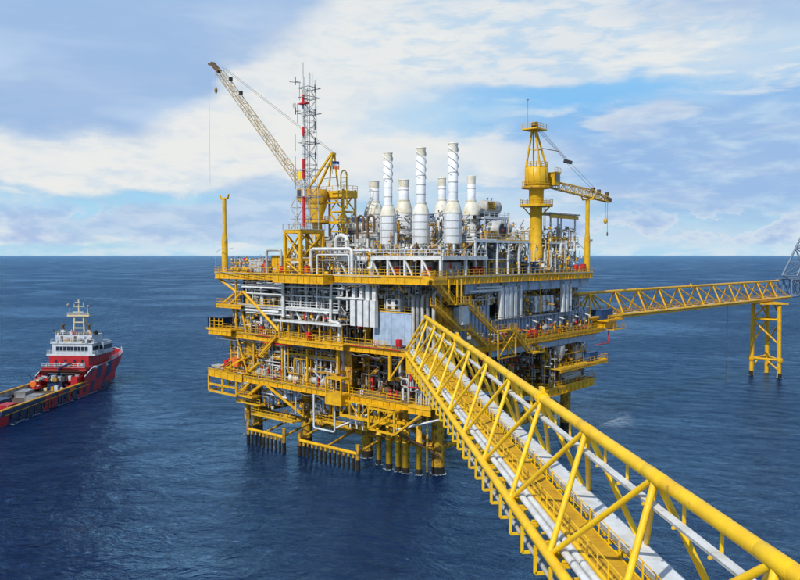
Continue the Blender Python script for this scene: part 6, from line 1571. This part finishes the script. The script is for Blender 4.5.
H(MB().lathe((6.3, 11, 7.4), [(.1, -1.5), (.55, -1.1), (.62, 0), (.55, 1.1), (.1, 1.5)], 10, (0, 1, 0)), 'rescue_boat', SHW); H(MB().lathe((6.6, 17, 7.3), [(.4, 0), (.4, .9)], 10, (0, 1, 0)), 'life_raft_canister', SHW)
H(rail_mb([(6.5, 20, 8.2), (6.0, 27, 8.6), (4.7, 32.5, 9.0), (2.9, 36, 9.3)], 1.0, .04), 'handrail', SHW)
H(MB().lathe((1.5, 30, 8.2), [(.6, 0), (.6, .3), (.3, .4), (.3, .9), (.6, 1.0)], 10), 'windlass', GRY)
rs_ = random.Random(8)
for mt in (YELD, SHW, GRY, HRED, HBLU, DRK, MAST):
    m = MB()
    for k in range(26):
        x = rs_.uniform(-5.8, 5.8); y = rs_.uniform(1, 5.8) if k % 2 else rs_.uniform(-34, 5); q = rs_.uniform(.15, .5); z = 2.62 if y < 1 else rs_.choice((2.62, 2.62, 5.1))
        if y < 1: x = rs_.choice((-1, 1))*rs_.uniform(5.0, 5.8)
        m.box(x-q, x+q, y-q, y+q, z, z+q*rs_.uniform(1, 3.5))
    for k in range(14):
        x = rs_.uniform(-5.4, 5.4); z = rs_.choice((8.2, 14.2, 16.2)); y = {8.2: 7, 14.2: 11.5, 16.2: 13}[z]+rs_.uniform(-.6, 1); q = rs_.uniform(.12, .35)
        m.box(x-q, x+q, y-q, y+q, z, z+q*3); m.bar((x, y, z), (x+.1, y, z+rs_.uniform(.5, 1.6)), .08)
    H(m, 'deck_fittings', mt, kind='stuff')
# deck cargo: things that lie on the ship
cargo = [(-2.6, -20, 3.4, 5, 1.6, HBLU, 'dark blue cargo box on the open ship deck, left of centre'), (2.5, -13, 2.8, 3.6, 1.4, GRY, 'grey cargo box on the open ship deck, right of centre'),
         (-3, -8, 2.6, 4, 1.5, GRY, 'grey cargo box on the ship deck nearest its winch'), (2.0, -24, 2.6, 4, 1.3, HRED, 'red cargo box on the open ship deck towards the stern'), (-2.6, -28.5, 3, 4, 1.0, HBLU, 'low dark blue skip at the stern end of the ship deck')]
cy_, sy_ = math.cos(HD), math.sin(HD)
for x, y, dx, dy, dz, mt, lab in cargo:
    T = wthing('cargo_box', lab, 'cargo box', (-88.2+.965*(x*cy_-y*sy_), 191.5+.965*(x*sy_+y*cy_), 1.5), HD)
    MB().box(-dx/2, dx/2, -dy/2, dy/2, .1, dz).build('body', mt, T); MB().box(-dx/2-.06, dx/2+.06, -dy/2-.06, dy/2+.06, dz, dz+.08).build('lid', mt, T)
    for a in (-1, 1):
        MB().bar((a*dx*.3, -dy/2, .05), (a*dx*.3, dy/2, .05), .12, .1).build('runner', DRK, T)
        for b in (-1, 1): MB().bar((a*(dx/2+.02), b*(dy/2+.02), .05), (a*(dx/2+.02), b*(dy/2+.02), dz+.1), .12).build('corner_post', GRY, T)
